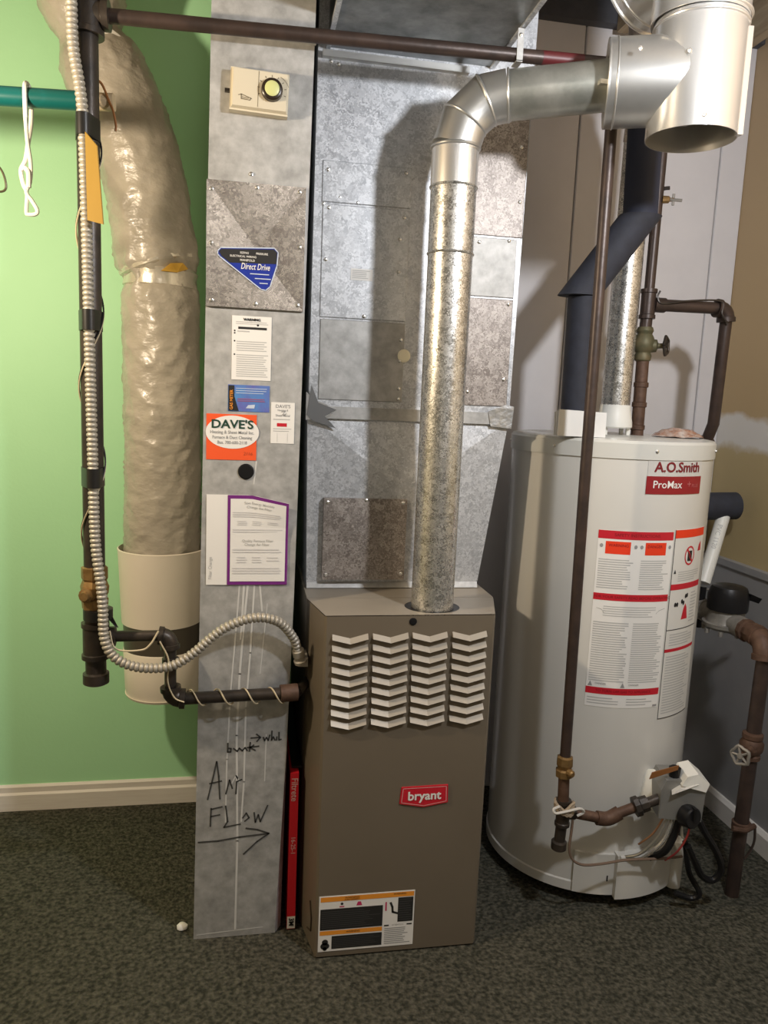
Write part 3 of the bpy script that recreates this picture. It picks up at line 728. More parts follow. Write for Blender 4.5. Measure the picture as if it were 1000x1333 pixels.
mbb.box((ts.x-.012, ts.y-FR-.014, ts.z-.018), (ts.x+.012, ts.y-FR+.004, ts.z-.008)); mbb.build('clip', ALUM, fl_, ang=0)

# ================================================================== VENT STACK
SX, SY, SR = 1.057, 1.83, .1065
vsx = thing('vent_stack', 'shiny open bottomed vent stack hanging from the ceiling with side branch', 'vent pipe', (SX, SY, 2.225))
def shell(p0, p1, r, t, n=48):
    p0, p1 = V(p0), V(p1); ax = (p1-p0).normalized(); Lh = (p1-p0).length
    return MB().lathe(p0, ax, [(0, r-t), (0, r), (Lh, r), (Lh, r-t), (0, r-t)], n, cap=False)
shell((SX, SY, 2.225), (SX, SY, 2.485), SR, .002).build('pipe_section', ALUM, vsx)
shell((SX-.004, SY, 2.485), (SX-.004, SY, 3.05), SR*1.05, .002).build('pipe_section', ALUM, vsx)
bead((SX, SY, 2.475), (0, 0, 1), SR, .004, 'bead', ALUM, vsx, 48)
bead((SX, SY, 2.494), (0, 0, 1), SR*1.03, .005, 'bead', ALUM, vsx, 48)
sa = math.radians(62)
MB().box((SX+SR*math.sin(sa)-.006, SY-SR*math.cos(sa)-.009, 2.228), (SX+SR*math.sin(sa)+.007, SY-SR*math.cos(sa)+.006, 2.468)).build('lock_seam', ALUM, vsx, ang=0)
b0, b1 = V((SX-.01, SY+.002, 2.360)), V((.862, 1.905, 2.357))
bd_ = (b1-b0).normalized()
MB().tube([b0, b1], SR*.94, 48, cap=False).build('branch', ALUMB, vsx)
MB().lathe(b1-bd_*.004, bd_, [(0, SR*.94), (.004, SR*.945), (.006, SR*.93), (.004, FR*1.02), (-.03, FR*1.01)], 48, cap=False).build('branch_cap', ALUMB, vsx)
bead(b1-bd_*.02, bd_, SR*.94, .0025, 'bead', ALUMB, vsx, 48)
screws(vsx, [(SX-.072, SY-SR*.80, 2.385), (SX-.03, SY-SR*.97, 2.245), (.875, 1.765, 2.385)])
# upper rear branch for the heater vent
c0, c1 = V((1.050, 1.83, 2.69)), V((.985, 2.02, 2.64))
MB().tube([c0, c1], .118, 48).build('branch', ALUM, vsx)
bead(c1, c1-c0, .118, .005, 'bead', ALUM, vsx, 48); bead(c1-(c1-c0)*.12, c1-c0, .118, .003, 'bead', ALUM, vsx, 48)

# heater vent pipe
hv = thing('heater_vent', 'spangled galvanized vent pipe rising from the water heater draft hood', 'vent pipe', (1.20, 2.39, 1.57))
VR = .046
MB().tube([(1.202, 2.39, 1.555), (1.206, 2.39, 2.40)], VR, 32).build('pipe_section', GALVP, hv)
MB().tube([(1.206, 2.39, 2.40), (1.20, 2.37, 2.46), (1.12, 2.22, 2.60), (1.06, 2.12, 2.635), (.99, 2.0, 2.64)], VR*1.05, 32).build('elbow', GALVDK, hv)

# ================================================================== GAS PIPING (left riser, header, furnace branch)
PX, PY = -.377, 2.03
gp = thing('gas_pipe', 'black iron gas pipe riser with header and branch to the furnace', 'pipe', (PX, PY, .81))
MB().tube([(PX, PY, .80), (PX, PY, 3.05)], .0262, 24).build('riser', IRON, gp)
def tee_v(z0, z1, parent, r=.036, mt=IRON, x=PX, y=PY):
    L_ = z1-z0
    return MB().lathe((x, y, z0), (0, 0, 1), [(0, .024), (0, r), (.012, r), (.014, r*.9), (L_-.014, r*.9), (L_-.012, r), (L_, r), (L_, .024)], 28).build('tee', mt, parent)
tee_v(2.375, 2.475, gp, .040)
MB().lathe((PX, PY, 2.424), (1, -.03, 0), [(.0, .030), (.035, .030), (.037, .034), (.052, .034), (.052, .016)], 24).build('tee_outlet', IRON, gp)
hdA, hdB = V((PX+.02, PY, 2.424)), V((.927, 2.003, 2.447))
MB().tube([hdA, hdA.lerp(hdB, .845)], .0165, 20).build('header', BROWNP, gp)
MB().tube([hdA.lerp(hdB, .845), hdA.lerp(hdB, .93)], .0168, 20).build('header_mark', REDP, gp)
MB().tube([hdA.lerp(hdB, .93), hdB], .0165, 20).build('header', BROWNP, gp)
# hanger strap on header
hp = hdA.lerp(hdB, .795)
mb = MB().box((hp.x-.008, hp.y-.019, hp.z-.02), (hp.x+.008, hp.y-.016, hp.z+.056)); mb.box((hp.x-.008, hp.y-.019, hp.z-.022), (hp.x+.008, hp.y+.02, hp.z-.018)); mb.build('hanger_strap', GALVD, gp, ang=0)
screws(gp, [(hp.x, hp.y-.019, hp.z+.04)])
# valve
mb = MB().lathe((PX, PY, 1.003), (0, 0, 1), [(0, .032), (.026, .034), (.030, .027), (.040, .034), (.058, .036), (.074, .030), (.080, .033), (.108, .033), (.112, .025)], 8)
mb.build('valve_body', BRASS, gp, ang=20)
MB().lathe((PX-.012, PY-.025, 1.045), (-.25, -1, 0), [(0, .02), (.014, .019), (.016, .013), (.026, .011)], 12).build('valve_stem', BRASS, gp)
tee_v(.868, .965, gp, .035)
MB().lathe((PX, PY, .797), (0, 0, 1), [(0, .026), (.004, .033), (.03, .033), (.034, .025)], 28).build('cap', IRON, gp)
MB().lathe((PX, PY, .926), (1, 0, 0), [(.02, .026), (.050, .026), (.052, .016)], 20).build('tee_outlet', IRON, gp)
br_ = [(PX+.03, PY, .926), (-.188, PY, .926), (-.188, PY, .748), (.150, PY, .757)]
MB().tube([br_[0], (-.205, PY, .926)], .0145, 18).build('branch', IRON, gp)
def elbow(a, b, c, r, name, mt, parent, k=6):
    a, b, c = V(a), V(b), V(c); pts = []
    for i in range(k+1):
        t_ = i/k; pts.append((1-t_)**2*a+2*t_*(1-t_)*b+t_*t_*c)
    mb = MB().tube(pts, r, 18)
    for p_, q_ in ((pts[0], pts[1]), (pts[-1], pts[-2])):
        mb.lathe(p_, q_-p_, [(0, r*.7), (0, r*1.14), (r*.55, r*1.14), (r*.6, r)], 18, cap=False)
    return mb.build(name, mt, parent)
elbow((-.218, PY, .926), (-.188, PY, .926), (-.188, PY, .890), .022, 'elbow', IRON, gp)
MB().tube([(-.188, PY, .90), (-.188, PY, .775)], .0155, 18).build('branch', IRON, gp)
elbow((-.188, PY, .785), (-.188, PY, .748), (-.150, PY, .749), .024, 'elbow', IRON, gp)
MB().tube([(-.155, PY, .749), (.13, PY, .757)], .0165, 18).build('branch', IRON, gp)
MB().tube([(.105, PY, .756), (.152, PY+.005, .757)], .024, 18).build('coupling', RUST, gp)
MB().tube([(.150, PY, .757), (.182, PY+.08, .758)], .015, 16).build('nipple', IRON, gp)
MB().lathe((-.188, PY, .848), (0, 0, 1), [(0, .018), (.002, .022), (.016, .022), (.018, .018)], 16).build('clamp', IRON, gp)
# tape bands
def hull(P):
    P = sorted(set(P)); out = []
    for it in (P, P[::-1]):
        h_ = []
        for p in it:
            while len(h_) > 1 and (h_[-1][0]-h_[-2][0])*(p[1]-h_[-2][1])-(h_[-1][1]-h_[-2][1])*(p[0]-h_[-2][0]) <= 0: h_.pop()
            h_.append(p)
        out += h_[:-1]
    return out
for z, cxx in ((2.168, -.3785), (1.728, -.373), (1.346, -.3685)):
    P = [(PX+.028*math.cos(k*.3), PY+.028*math.sin(k*.3)) for k in range(21)]+[(cxx+.0165*math.cos(k*.3), 1.985+.0165*math.sin(k*.3)) for k in range(21)]
    MB().prism([(x, y, z-.024) for x, y in hull(P)], (0, 0, .048)).build('tape_band', BLACKT, gp)
MB().lathe((PX+.008, PY-.004, .974), (0, 0, 1), [(0, .032), (.002, .037), (.028, .037), (.030, .032)], 20).build('tape_band', BLACKT, gp)
MB().prism([(PX+.04, PY-.01, .99), (PX+.060, PY-.02, .955), (PX+.052, PY-.02, .958), (PX+.035, PY-.012, .975)], (0, .003, 0)).build('tape_tail', BLACKT, gp, ang=0)

# flexible conduit
cpts = [(-.400, 2.00, 3.05), (-.402, 2.00, 2.60), (-.400, 1.985, 2.43), (-.398, 1.985, 2.333), (-.386, 1.985, 2.253), (-.379, 1.985, 2.171), (-.375, 1.985, 1.933), (-.373, 1.985, 1.721), (-.371, 1.985, 1.55), (-.369, 1.985, 1.389), (-.366, 1.985, 1.196),
        (-.353, 1.98, 1.078), (-.349, 1.98, 1.02), (-.346, 1.98, .937), (-.321, 1.98, .885), (-.264, 1.98, .858), (-.187, 1.98, .858), (-.129, 1.98, .890), (-.051, 1.985, .955), (.028, 1.995, .982), (.094, 2.01, .966), (.136, 2.03, .915), (.152, 2.045, .868)]
path = resample(spline(cpts, 10), .0024)
cdt = MB().tube(path, lambda i: (.0124, .0132, .0132, .0122, .0090)[i % 5], 14).build('flexible_conduit', FLEX, ang=80)
tag(cdt, 'ribbed metal flexible conduit taped to the left gas riser and looping to the furnace', 'conduit')
MB().lathe((.150, 2.043, .878), (.25, .25, -1), [(0, .0135), (.004, .017), (.022, .017), (.026, .014), (.034, .014), (.036, .019), (.044, .019)], 14).build('connector', FLEX, cdt)
MB().box((.155, 2.05, .824), (.180, 2.12, .850)).build('connector_clamp', FLEX, cdt, ang=0)

# twisted thermostat wire
wp = []
for i in range(170):
    z = 2.30-i*(2.30-1.0)/169; a = (z-1.0)*17; 
    wp.append((PX+.0297*math.cos(a), PY+.0297*math.sin(a), z))
tw = thing('control_wire', 'thin cream and black control wire twisted round the left gas pipe', 'wire', (PX, PY, 1.0))
MB().tube(wp, .0022, 5).build('wire', CREAMW, tw)
wp2 = [(p[0], p[1], p[2]+.006) for p in wp]
MB().tube(wp2, .0022, 5).build('wire', INK, tw)
wq = []
for i in range(90):
    x = -.15+i*.27/89; a = i*.27; wq.append((x, PY+.021*math.cos(a), .751+.021*math.sin(a)))
MB().tube(wq, .0022, 5).build('wire', CREAMW, tw)
MB().tube(spline([(PX+.04, 2.0, .95), (-.32, 1.99, .905), (-.26, 1.99, .900), (-.235, 1.99, .915), (-.215, 2.0, .948)], 6), .0025, 5).build('wire', CREAMW, tw)
MB().tube(spline([(-.212, 2.0, .92), (-.19, 2.0, .87), (-.192, 2.0, .81), (-.175, 2.0, .765), (-.15, 2.0, .751)], 6), .0022, 5).build('wire', CREAMW, tw)

# yellow tag
yt = MB().prism([(-.372, 1.966, 2.147), (-.346, 1.964, 2.118), (-.333, 1.955, 1.944), (-.368, 1.957, 1.951)], (.002, .002, 0)).build('paper_tag', YTAG, ang=0)
tag(yt, 'yellow card tag hanging in front of the left gas riser', 'tag')

# closet rod, strap, wires
rod = thing('closet_rod', 'teal painted closet rod sticking in from the left edge', 'rod', (-.8, 2.11, 2.22))
MB().tube([(-1.75, 2.115, 2.205), (-.40, 2.105, 2.257)], .0225, 24).build('pole', TEAL, rod)
MB().tube([(-.402, 2.105, 2.257), (-.328, 2.1, 2.260)], .0205, 24).build('end', TAN, rod)
MB().tube(spline([(-.37, 2.07, 2.30), (-.352, 2.075, 2.29), (-.337, 2.08, 2.255), (-.326, 2.07, 2.23), (-.320, 2.07, 2.20), (-.321, 2.07, 2.185)], 5), .003, 6).build('tie_wire', BROWNTAG, rod)
hs = thing('plastic_hanger_strap', 'white plastic strap looped over the teal rod', 'strap', (-.53, 2.115, 1.98))
lp = spline([(-.529, 2.085, 2.20), (-.529, 2.083, 2.262), (-.529, 2.095, 2.281), (-.529, 2.125, 2.281), (-.529, 2.140, 2.262), (-.53, 2.135, 2.20), (-.531, 2.11, 2.15), (-.538, 2.11, 2.11), (-.549, 2.11, 2.085), (-.545, 2.11, 2.055), (-.538, 2.11, 2.04)], 6)
MB().tube(lp, .0055, 8).build('loop', WHITEP, hs)
MB().tube(spline([(-.530, 2.085, 2.21), (-.530, 2.10, 2.15), (-.526, 2.108, 2.10), (-.529, 2.11, 2.06), (-.538, 2.11, 2.035), (-.525, 2.11, 2.015), (-.514, 2.11, 1.995), (-.518, 2.11, 1.985), (-.535, 2.11, 1.983), (-.539, 2.11, 1.990), (-.536, 2.11, 2.03)], 6), .0048, 8).build('hook', WHITEP, hs)
MB().tube(spline([(-.549, 2.105, 2.085), (-.540, 2.105, 2.09), (-.531, 2.105, 2.08), (-.531, 2.105, 2.045)], 5), .006, 8).build('buckle', WHITEP, hs)
wl = MB().tube(spline([(-.72, 2.11, 2.20), (-.64, 2.11, 2.12), (-.600, 2.11, 2.09), (-.586, 2.11, 2.06), (-.588, 2.11, 2.035), (-.62, 2.11, 2.03), (-.68, 2.11, 2.035)], 6), .0028, 6).build('wire_loop', mat('dark_wire', (.10, .09, .05), .4, .5))
tag(wl, 'thin dark wire loop at the left edge below the teal rod', 'wire')

# ================================================================== INSULATED FLEX DUCT + PAIL
idt = thing('insulated_duct', 'grey vinyl wrapped insulated flexible duct against the green wall', 'duct', (-.27, 2.62, 1.0))
ip = [(-.56, 2.60, 3.04), (-.53, 2.60, 2.86), (-.495, 2.60, 2.70), (-.470, 2.60, 2.60), (-.430, 2.605, 2.50), (-.382, 2.61, 2.40), (-.344, 2.61, 2.30), (-.314, 2.615, 2.174), (-.296, 2.62, 2.05), (-.277, 2.62, 1.92), (-.272, 2.62, 1.82), (-.270, 2.62, 1.60), (-.267, 2.62, 1.337), (-.268, 2.62, 1.15), (-.268, 2.62, 1.0)]
pth = resample(spline(ip, 16), .008)
def rad(p):
    z = p.z
    r = .118+.004*max(0, (1.35-z)/.35)
    if z > 1.95: r = .121
    if z > 2.45: r = .124-.016*max(0, 1-abs(z-2.61)/.10)
    if 2.0 < z < 2.45: r = .123
    r -= .015*math.exp(-((z-1.912)/.030)**2)
    r -= .022*math.exp(-((z-2.60)/.035)**2)
    r += .006*math.exp(-((z-1.99)/.05)**2)
    return r
def rfun(i, th):
    p = pth[i]; r = rad(p)
    q = Vector((math.cos(th)*1.3, math.sin(th)*1.3, p.z*9))
    w = noise.fractal(q*2.1, 1.0, 2.0, 4)*.0028
    rid = 1-abs(noise.noise(Vector((math.cos(th)*1.6+p.z*2.5, math.sin(th)*1.6, p.z*13+math.cos(th)*2))))*2.2
    w += max(0, rid)**4*.0050
    rid2 = 1-abs(noise.noise(Vector((math.cos(th)*3.1-p.z*5, math.sin(th)*3.1, p.z*26+math.cos(th)*5+3))))*2.4
    w += max(0, rid2)**3*.0030
    pinch = math.exp(-((p.z-1.915)/.07)**2)
    w += pinch*.006*math.sin(th*13+math.sin(p.z*60))*(.5+.5*math.sin(th*3))
    return r+w
MB().tube(pth, .13, 72, rf=rfun).build('jacket', VINYL, idt, ang=60)
MB().lathe((-.274, 2.62, 1.885), (.015, 0, 1), [(0, .108), (.004, .1150), (.03, .1125), (.05, .1165), (.062, .109)], 48, cap=False).build('strap', VINYLS, idt)
MB().prism([(-.262, 2.510, 1.925), (-.215, 2.520, 1.925), (-.185, 2.545, 1.940), (-.20, 2.530, 1.955), (-.235, 2.516, 1.950)], (.004, -.012, 0)).build('exposed_insulation', YELLOWF, idt, ang=0)
MB().tube(spline([(-.385, 2.595, 1.925), (-.36, 2.545, 1.932), (-.30, 2.508, 1.952), (-.23, 2.515, 1.975), (-.18, 2.565, 1.985)], 6), .013, 8).build('twisted_wrap', VINYLS, idt)
MB().lathe((-.462, 2.60, 2.588), (.35, 0, 1), [(0, .100), (.003, .112), (.024, .112), (.027, .100)], 40, cap=False).build('strap', mat('white_strap', (.75, .73, .68), .3), idt)

pa = thing('pail', 'white plastic pail holding the lower end of the insulated duct', 'pail', (-.268, 2.62, .52))
MB().lathe((-.270, 2.62, .795), (0, 0, 1), [(0, .127), (.0, .131), (.235, .141), (.25, .143), (.252, .139), (.2, .136), (.0, .127)], 56, cap=False).build('body', BUCKET, pa)
MB().lathe((-.268, 2.62, .70), (0, 0, 1), [(0, .1265), (.10, .1285)], 56).build('band', BAND, pa)
MB().lathe((-.267, 2.62, .535), (0, 0, 1), [(0, .112), (.004, .121), (.012, .125), (.012, .122), (.02, .122), (.03, .125), (.165, .1300), (.17, .127)], 56).build('lower_body', BUCKET, pa)
MB().box((-.29, 2.72, .60), (-.25, BY-.001, .66)).build('wall_bracket', GALVD, pa, ang=0)

# ================================================================== WATER HEATER
TX, TY, TR = 1.19, 2.38, .32
wh = thing('water_heater', 'white cylindrical water heater covered with warning labels', 'water heater', (TX, TY, 0))
MB().lathe((TX, TY, .045), (0, 0, 1), [(0, TR-.02), (0, TR+.004), (.03, TR+.004), (.034, TR), (1.385, TR)], 96).build('jacket', TANKW, wh)
MB().lathe((TX, TY, 1.425), (0, 0, 1), [(0, TR+.001), (0, TR+.004), (.045, TR+.004), (.053, TR-.002), (.056, TR-.02), (.058, .05)], 96).build('lid', TANKL, wh)
for a in (35, 145, 215, 270, 325):
    x = TX+.25*math.cos(math.radians(a)); y = TY+.25*math.sin(math.radians(a))
    MB().cyl((x, y, 0), (x, y, .046), .022, .028, 12).build('foot', BLACK, wh)
def tk(u, v, d):
    a = math.radians(u); R = TR+d; return (TX+R*math.sin(a), TY-R*math.cos(a), v)
KU = 180/math.pi/TR
for a in (-56.4, -2.3, 50, 110, 170, -110):
    o = bpy.data.objects.new('screw', SCREW_ME); COL.objects.link(o); o.parent = wh
    o.location = V(tk(a, 1.45, .004))*S-ORG[wh.name]; o.rotation_euler = (0, 0, math.radians(a))
# brand plate
bp = MB().slab(tk, -6.2, 1.325, 30.5, 1.430, .0002, .0012, 10).build('brand_label', PAPERG, wh, ang=60); lab(bp, 'grey and red maker plate near the top of the tank')
MB().flat(tk, -6.5, 1.325, 30.7, 1.378, .0018, 10).build('red_band', mat('deep_red_band', (.28, .012, .02), .35), bp, ang=60)
t = MB(); put_text(t, tk, 'A.O.Smith', -2.5, 1.404, .041, .0018, .022, xs=.99, ku=KU); t.build('lettering', MAROON, bp, ang=0)
t = MB(); put_text(t, tk, 'ProMax', -3.0, 1.353, .031, .0026, .012, xs=1.02, ku=KU); t.build('white_lettering', PAPER, bp, ang=0)
t = MB(); put_text(t, tk, '+', 18.6, 1.354, .032, .0026, 0, ku=KU); put_text(t, tk, 'PLUS', 22.5, 1.350, .014, .0026, 0, ku=KU); t.build('faint_lettering', mat('rose_print', (.50, .14, .14), .5), bp, ang=0)
# main instruction label
ml = MB().slab(tk, -28.6, .665, 13.0, 1.212, .0002, .0010, 14).build('instruction_label', PAPER, wh, ang=60); lab(ml, 'tall white instruction label with red bands')
t = MB()
for v0, v1 in ((1.187, 1.212), (1.000, 1.021), (.706, .727)): t.flat(tk, -28.6, v0, 12.8, v1, .0016, 14)
t.build('red_band', RED, ml, ang=60)
t = MB(); t.flat(tk, -24.5, 1.142, -11.5, 1.180, .0016, 4); t.flat(tk, -3.6, 1.142, 8.6, 1.180, .0016, 4); t.build('orange_box', REDO, ml, ang=60)
t = MB()
put_text(t, tk, 'SAFETY INSTRUCTIONS', -8, 1.1995, .013, .0020, .01, align='CENTER', ku=KU); put_text(t, tk, 'FOR YOUR SAFETY READ BEFORE OPERATING', -7, 1.0105, .0115, .0020, .01, align='CENTER', ku=KU); put_text(t, tk, 'TO TURN OFF GAS TO APPLIANCE', -8, .7165, .011, .0020, .01, align='CENTER', ku=KU)
put_text(t, tk, 'WARNING', -23, 1.168, .012, .0020, .0, ku=KU); put_text(t, tk, 'DANGER', -2.5, 1.168, .012, .0020, .0, ku=KU)
t.build('band_lettering', mat('dark_red_ink', (.25, .006, .01), .5), ml, ang=0)
t = MB()
fine_print(t, tk, -27.5, 1.035, -9.5, 1.128, 13, .0016, .45, .3, 5); fine_print(t, tk, -5.5, 1.035, 11.5, 1.128, 14, .0016, .45, .3, 5)
fine_print(t, tk, -27.5, .745, -8.5, .935, 26, .0016, .45, .25, 5); fine_print(t, tk, -6.5, .745, 12, .935, 28, .0016, .45, .25, 5)
fine_print(t, tk, -23, .95, 6, .985, 5, .0016, .35, .3, 8); fine_print(t, tk, -27.5, .672, -9, .698, 3, .0016, .35, .4, 5); fine_print(t, tk, -6.5, .672, 12, .698, 3, .0016, .35, .4, 5)
t.build('fine_print', INKL, ml, ang=0)
t = MB()
for a in (-26.5, -9.3): t.poly(tk, [(a-1.2, .730), (a+1.2, .730), (a, .746)], .0018)
put_text(t, tk, 'DANGER', -24, .739, .008, .0018, .01, ku=KU); put_text(t, tk, 'DANGER', -6, .739, .008, .0018, .01, ku=KU)
for a in (-26.6, -8.8, -5.6, 10.9): t.disc(tk, a, 1.166, .006, .0018, 8, .9)
t.ribbon(tk, [(-26.5, .975), (-24, .972), (-22.5, .962)], .0012, .0018); t.ribbon(tk, [(6, .962), (8, .972), (11.5, .978)], .0012, .0018)
t.flat(tk, 9.5, .668, 12.2, .674, .0018)
t.build('black_print', INKG, ml, ang=0)
# right label
rl = MB().slab(tk, 14.0, .622, 43.0, 1.218, .0002, .0010, 12).build('caution_label', mat('label_ivory', (.70, .69, .65), .5), wh, ang=60); lab(rl, 'narrow caution label with pictograms and a black outline')
t = MB(); t.flat(tk, 14.2, 1.192, 43, 1.217, .0016, 10); t.build('orange_band', REDO, rl, ang=60)
t = MB(); t.flat(tk, 14.2, 1.032, 43, 1.050, .0016, 10); t.flat(tk, 14.2, .836, 43, .846, .0016, 10); 
n = 24
for k in range(n):
    a0, a1 = 2*math.pi*k/n, 2*math.pi*(k+1)/n
    t.add([tk(27.5+4.6*math.cos(a)*q, 1.135+.030*math.sin(a)*q, .0016) for a, q in ((a0, .82), (a0, 1), (a1, 1), (a1, .82))], [(0, 1, 2, 3)])
t.ribbon(tk, [(24.6, 1.155), (30.4, 1.115)], .8, .0018) if False else None
t.poly(tk, [(24.6, 1.152), (25.4, 1.158), (30.6, 1.118), (29.8, 1.112)], .0019)
t.poly(tk, [(25, .935), (31, .935), (29.5, .972), (28, .985), (26.5, .968)], .0016); t.poly(tk, [(36, 1.145), (40, 1.145), (39.4, 1.175), (37, 1.165)], .0016)
t.build('red_print', RED, rl, ang=60)
t = MB()
for (a, b, c_, d_) in ((14.0, .622, 14.35, 1.218), (14.0, .622, 43, .6245), (14.0, .905, 43, .9075)): t.flat(tk, a, b, c_, d_, .0017, 10)
t.poly(tk, [(25.6, 1.118), (29.6, 1.118), (29.6, 1.150), (25.6, 1.150)], .0017)
for a, v in ((19, .985), (20.6, .985), (24.5, .993), (26, .988), (27.6, 1.008), (29, 1.010)): t.disc(tk, a, v, .0075, .0018, 8, .9)
t.poly(tk, [(15.4, 1.083), (17.2, 1.083), (16.3, 1.096)], .0018)
t.build('black_print', INK, rl, ang=60)
t = MB(); fine_print(t, tk, 19, 1.056, 41, 1.09, 5, .0016, .4, .3, 6); fine_print(t, tk, 16, .635, 41, .825, 22, .0016, .4, .3, 6); fine_print(t, tk, 17, .853, 40, .895, 5, .0016, .4, .3, 6); fine_print(t, tk, 33, .92, 41, 1.02, 10, .0016, .4, .3, 3); fine_print(t, tk, 28, .56, 40, .612, 7, .0004, .4, .4, 4)
t.build('fine_print', INKL, rl, ang=0)
# burner access cover
cov = MB(); N = 16
def cvp(a, v, d): return tk(a, v, d)
cov.slab(tk, -27, .048, 22, .185, .0, .010, N); cov.build('access_cover', TANKW, wh, ang=60)
cov = MB(); cov.slab(tk, -5, .046, 36, .192, .0, .030, 12); cov.build('outer_cover', TANKW, wh, ang=60)
MB().tube([tk(36, .036, .030), tk(36, .196, .030)], .026, 20).build('cover_end', TANKW, wh)
MB().tube([tk(a, .190, .032) for a in range(-4, 37, 4)], .0055, 8).build('cover_lip', TANKW, wh)
MB().flat(tk, -9.0, .095, -8.2, .115, .0108).build('cover_notch', INK, wh, ang=0)
# gas control valve
gc = thing('gas_control_valve', 'grey gas control valve with white cap and black knob, low on the water heater', 'valve', (1.30, 2.0, .32))
MB().lathe((1.268, 2.035, .405), (-.25, -.10, .05), [(-.02, .05), (.0, .062), (.016, .064), (.020, .058)], 24).build('round_plate', WHITEP, gc)
mb = MB(); mb.prism([(1.235, 1.955, .36), (1.36, 1.93, .355), (1.365, 1.93, .455), (1.33, 1.935, .485), (1.25, 1.955, .48), (1.235, 1.955, .45)], (.02, .10, 0)); mb.build('body', GUNM, gc, ang=0)
mb = MB(); mb.prism([(1.285, 1.93, .474), (1.362, 1.925, .452), (1.372, 1.925, .478), (1.335, 1.93, .508), (1.30, 1.93, .502)], (.02, .09, 0)); mb.build('top_cap', WHITEP, gc, ang=0)
mb = MB(); mb.prism([(1.255, 1.93, .448), (1.30, 1.925, .466), (1.335, 1.925, .478), (1.28, 1.93, .466)], (.01, .02, .004)); mb.build('label_plate', PAPERG, gc, ang=0)
MB().lathe((1.315, 1.945, .375), (.25, -1, .05), [(0, .034), (.006, .036), (.03, .032), (.034, .028)], 18).build('knob', BLACK, gc)
MB().box((1.318, 1.905, .372), (1.326, 1.922, .412)).build('knob_grip', BLACK, gc, ang=0)
MB().lathe((1.285, 1.975, .478), (0, 0, 1), [(0, .014), (.012, .017), (.032, .018), (.036, .012)], 10).build('reset_button', BLACK, gc)
MB().prism([(1.193, 1.955, .487), (1.282, 1.955, .512), (1.284, 1.955, .526), (1.200, 1.955, .508)], (0, .003, 0)).build('tag', BROWNTAG, gc, ang=0)
for pts, r, mt, nm in (([(1.27, 1.96, .36), (1.25, 1.97, .29), (1.215, 2.0, .22), (1.18, 2.03, .19)], .005, ALUMB, 'pilot_tube'), ([(1.285, 1.96, .36), (1.27, 1.965, .29), (1.245, 1.98, .24), (1.235, 2.02, .19)], .006, ALUM, 'pilot_tube'),
                       ([(1.30, 1.95, .36), (1.295, 1.96, .30), (1.275, 1.97, .24), (1.26, 2.02, .19)], .011, BLACK, 'burner_tube'), ([(1.335, 1.945, .36), (1.333, 1.95, .30), (1.315, 1.965, .24), (1.30, 2.0, .19)], .003, REDWIRE, 'lead_wire'),
                       ([(1.26, 1.965, .36), (1.235, 1.975, .30), (1.205, 2.0, .25)], .003, COPPER, 'thermocouple'), ([(1.31, 1.955, .36), (1.318, 1.955, .30), (1.33, 1.96, .285)], .004, WHITEP, 'lead_wire')):
    MB().tube(spline(pts, 6), r, 8).build(nm, mt, gc)
cb = MB().tube(spline([(1.355, 1.96, .375), (1.39, 1.955, .31), (1.44, 1.96, .24), (1.475, 1.97, .17), (1.46, 1.98, .125), (1.42, 1.98, .14), (1.38, 1.97, .20), (1.345, 1.96, .26)], 8), .0105, 8).build('black_cable', BLACK)
tag(cb, 'black cable hanging in a loop beside the heater gas control', 'cable')
cb2 = MB().tube(spline([(1.375, 2.02, .235), (1.40, 2.02, .13), (1.43, 2.0, .07), (1.41, 2.01, .045), (1.36, 2.02, .06)], 8), .009, 8).build('black_cable', BLACK)
tag(cb2, 'black cable end drooping to the carpet behind the cover', 'cable')
# draft hood
dh = thing('draft_hood', 'white draft hood under the galvanized vent on the heater lid', 'draft hood', (1.202, 2.39, 1.483))
MB().lathe((1.202, 2.39, 1.505), (0, 0, 1), [(0, .056), (.004, .059), (.02, .058), (.045, .053), (.06, .050), (.075, .049)], 32).build('hood', WHITEP, dh)
for a in (30, 150, 210, 330):
    x = 1.202+.046*math.cos(math.radians(a)); y = 2.39+.046*math.sin(math.radians(a)); MB().box((x-.006, y-.004, 1.482), (x+.006, y+.004, 1.51)).build('leg', WHITEP, dh, ang=0)
# booklet
bk = thing('booklet', 'white folded booklet propped on the front of the heater lid', 'booklet', (.98, 2.16, 1.483))
for k in range(3):
    MB().prism([(.908, 2.155+k*.012, 1.482), (1.050, 2.135+k*.012, 1.482), (1.050, 2.137+k*.013, 1.555-.004*k), (.908, 2.157+k*.013, 1.560-.004*k)], (.001, .008, 0)).build('leaf', PAPER, bk, ang=0)
# crumpled wrap
cw = MB(); n1, n2 = 24, 10
vs = []; fs = []
for j in range(n2):
    q = j/(n2-1); 
    for k in range(n1):
        a = 2*math.pi*k/n1; rr = (1-q)**.6*.085 if j < n2-1 else .004
        h = .004+.026*math.sin(q*1.5)+.008*noise.noise(Vector((math.cos(a)*3*(1-q)+7, math.sin(a)*3*(1-q), q*4)))
        vs.append((1.40+rr*math.cos(a)*1.0, 2.33+rr*math.sin(a)*.8, 1.482+max(0, h)))
for j in range(n2-1):
    for k in range(n1): fs.append((j*n1+k, j*n1+(k+1) % n1, (j+1)*n1+(k+1) % n1, (j+1)*n1+k))
fs.append(tuple((n2-1)*n1+k for k in range(n1)))
cw.add(vs, fs); tag(cw.build('crumpled_wrap', POLYB, ang=20), 'crumpled plastic wrap with copper bits lying on the heater lid', 'wrapper')

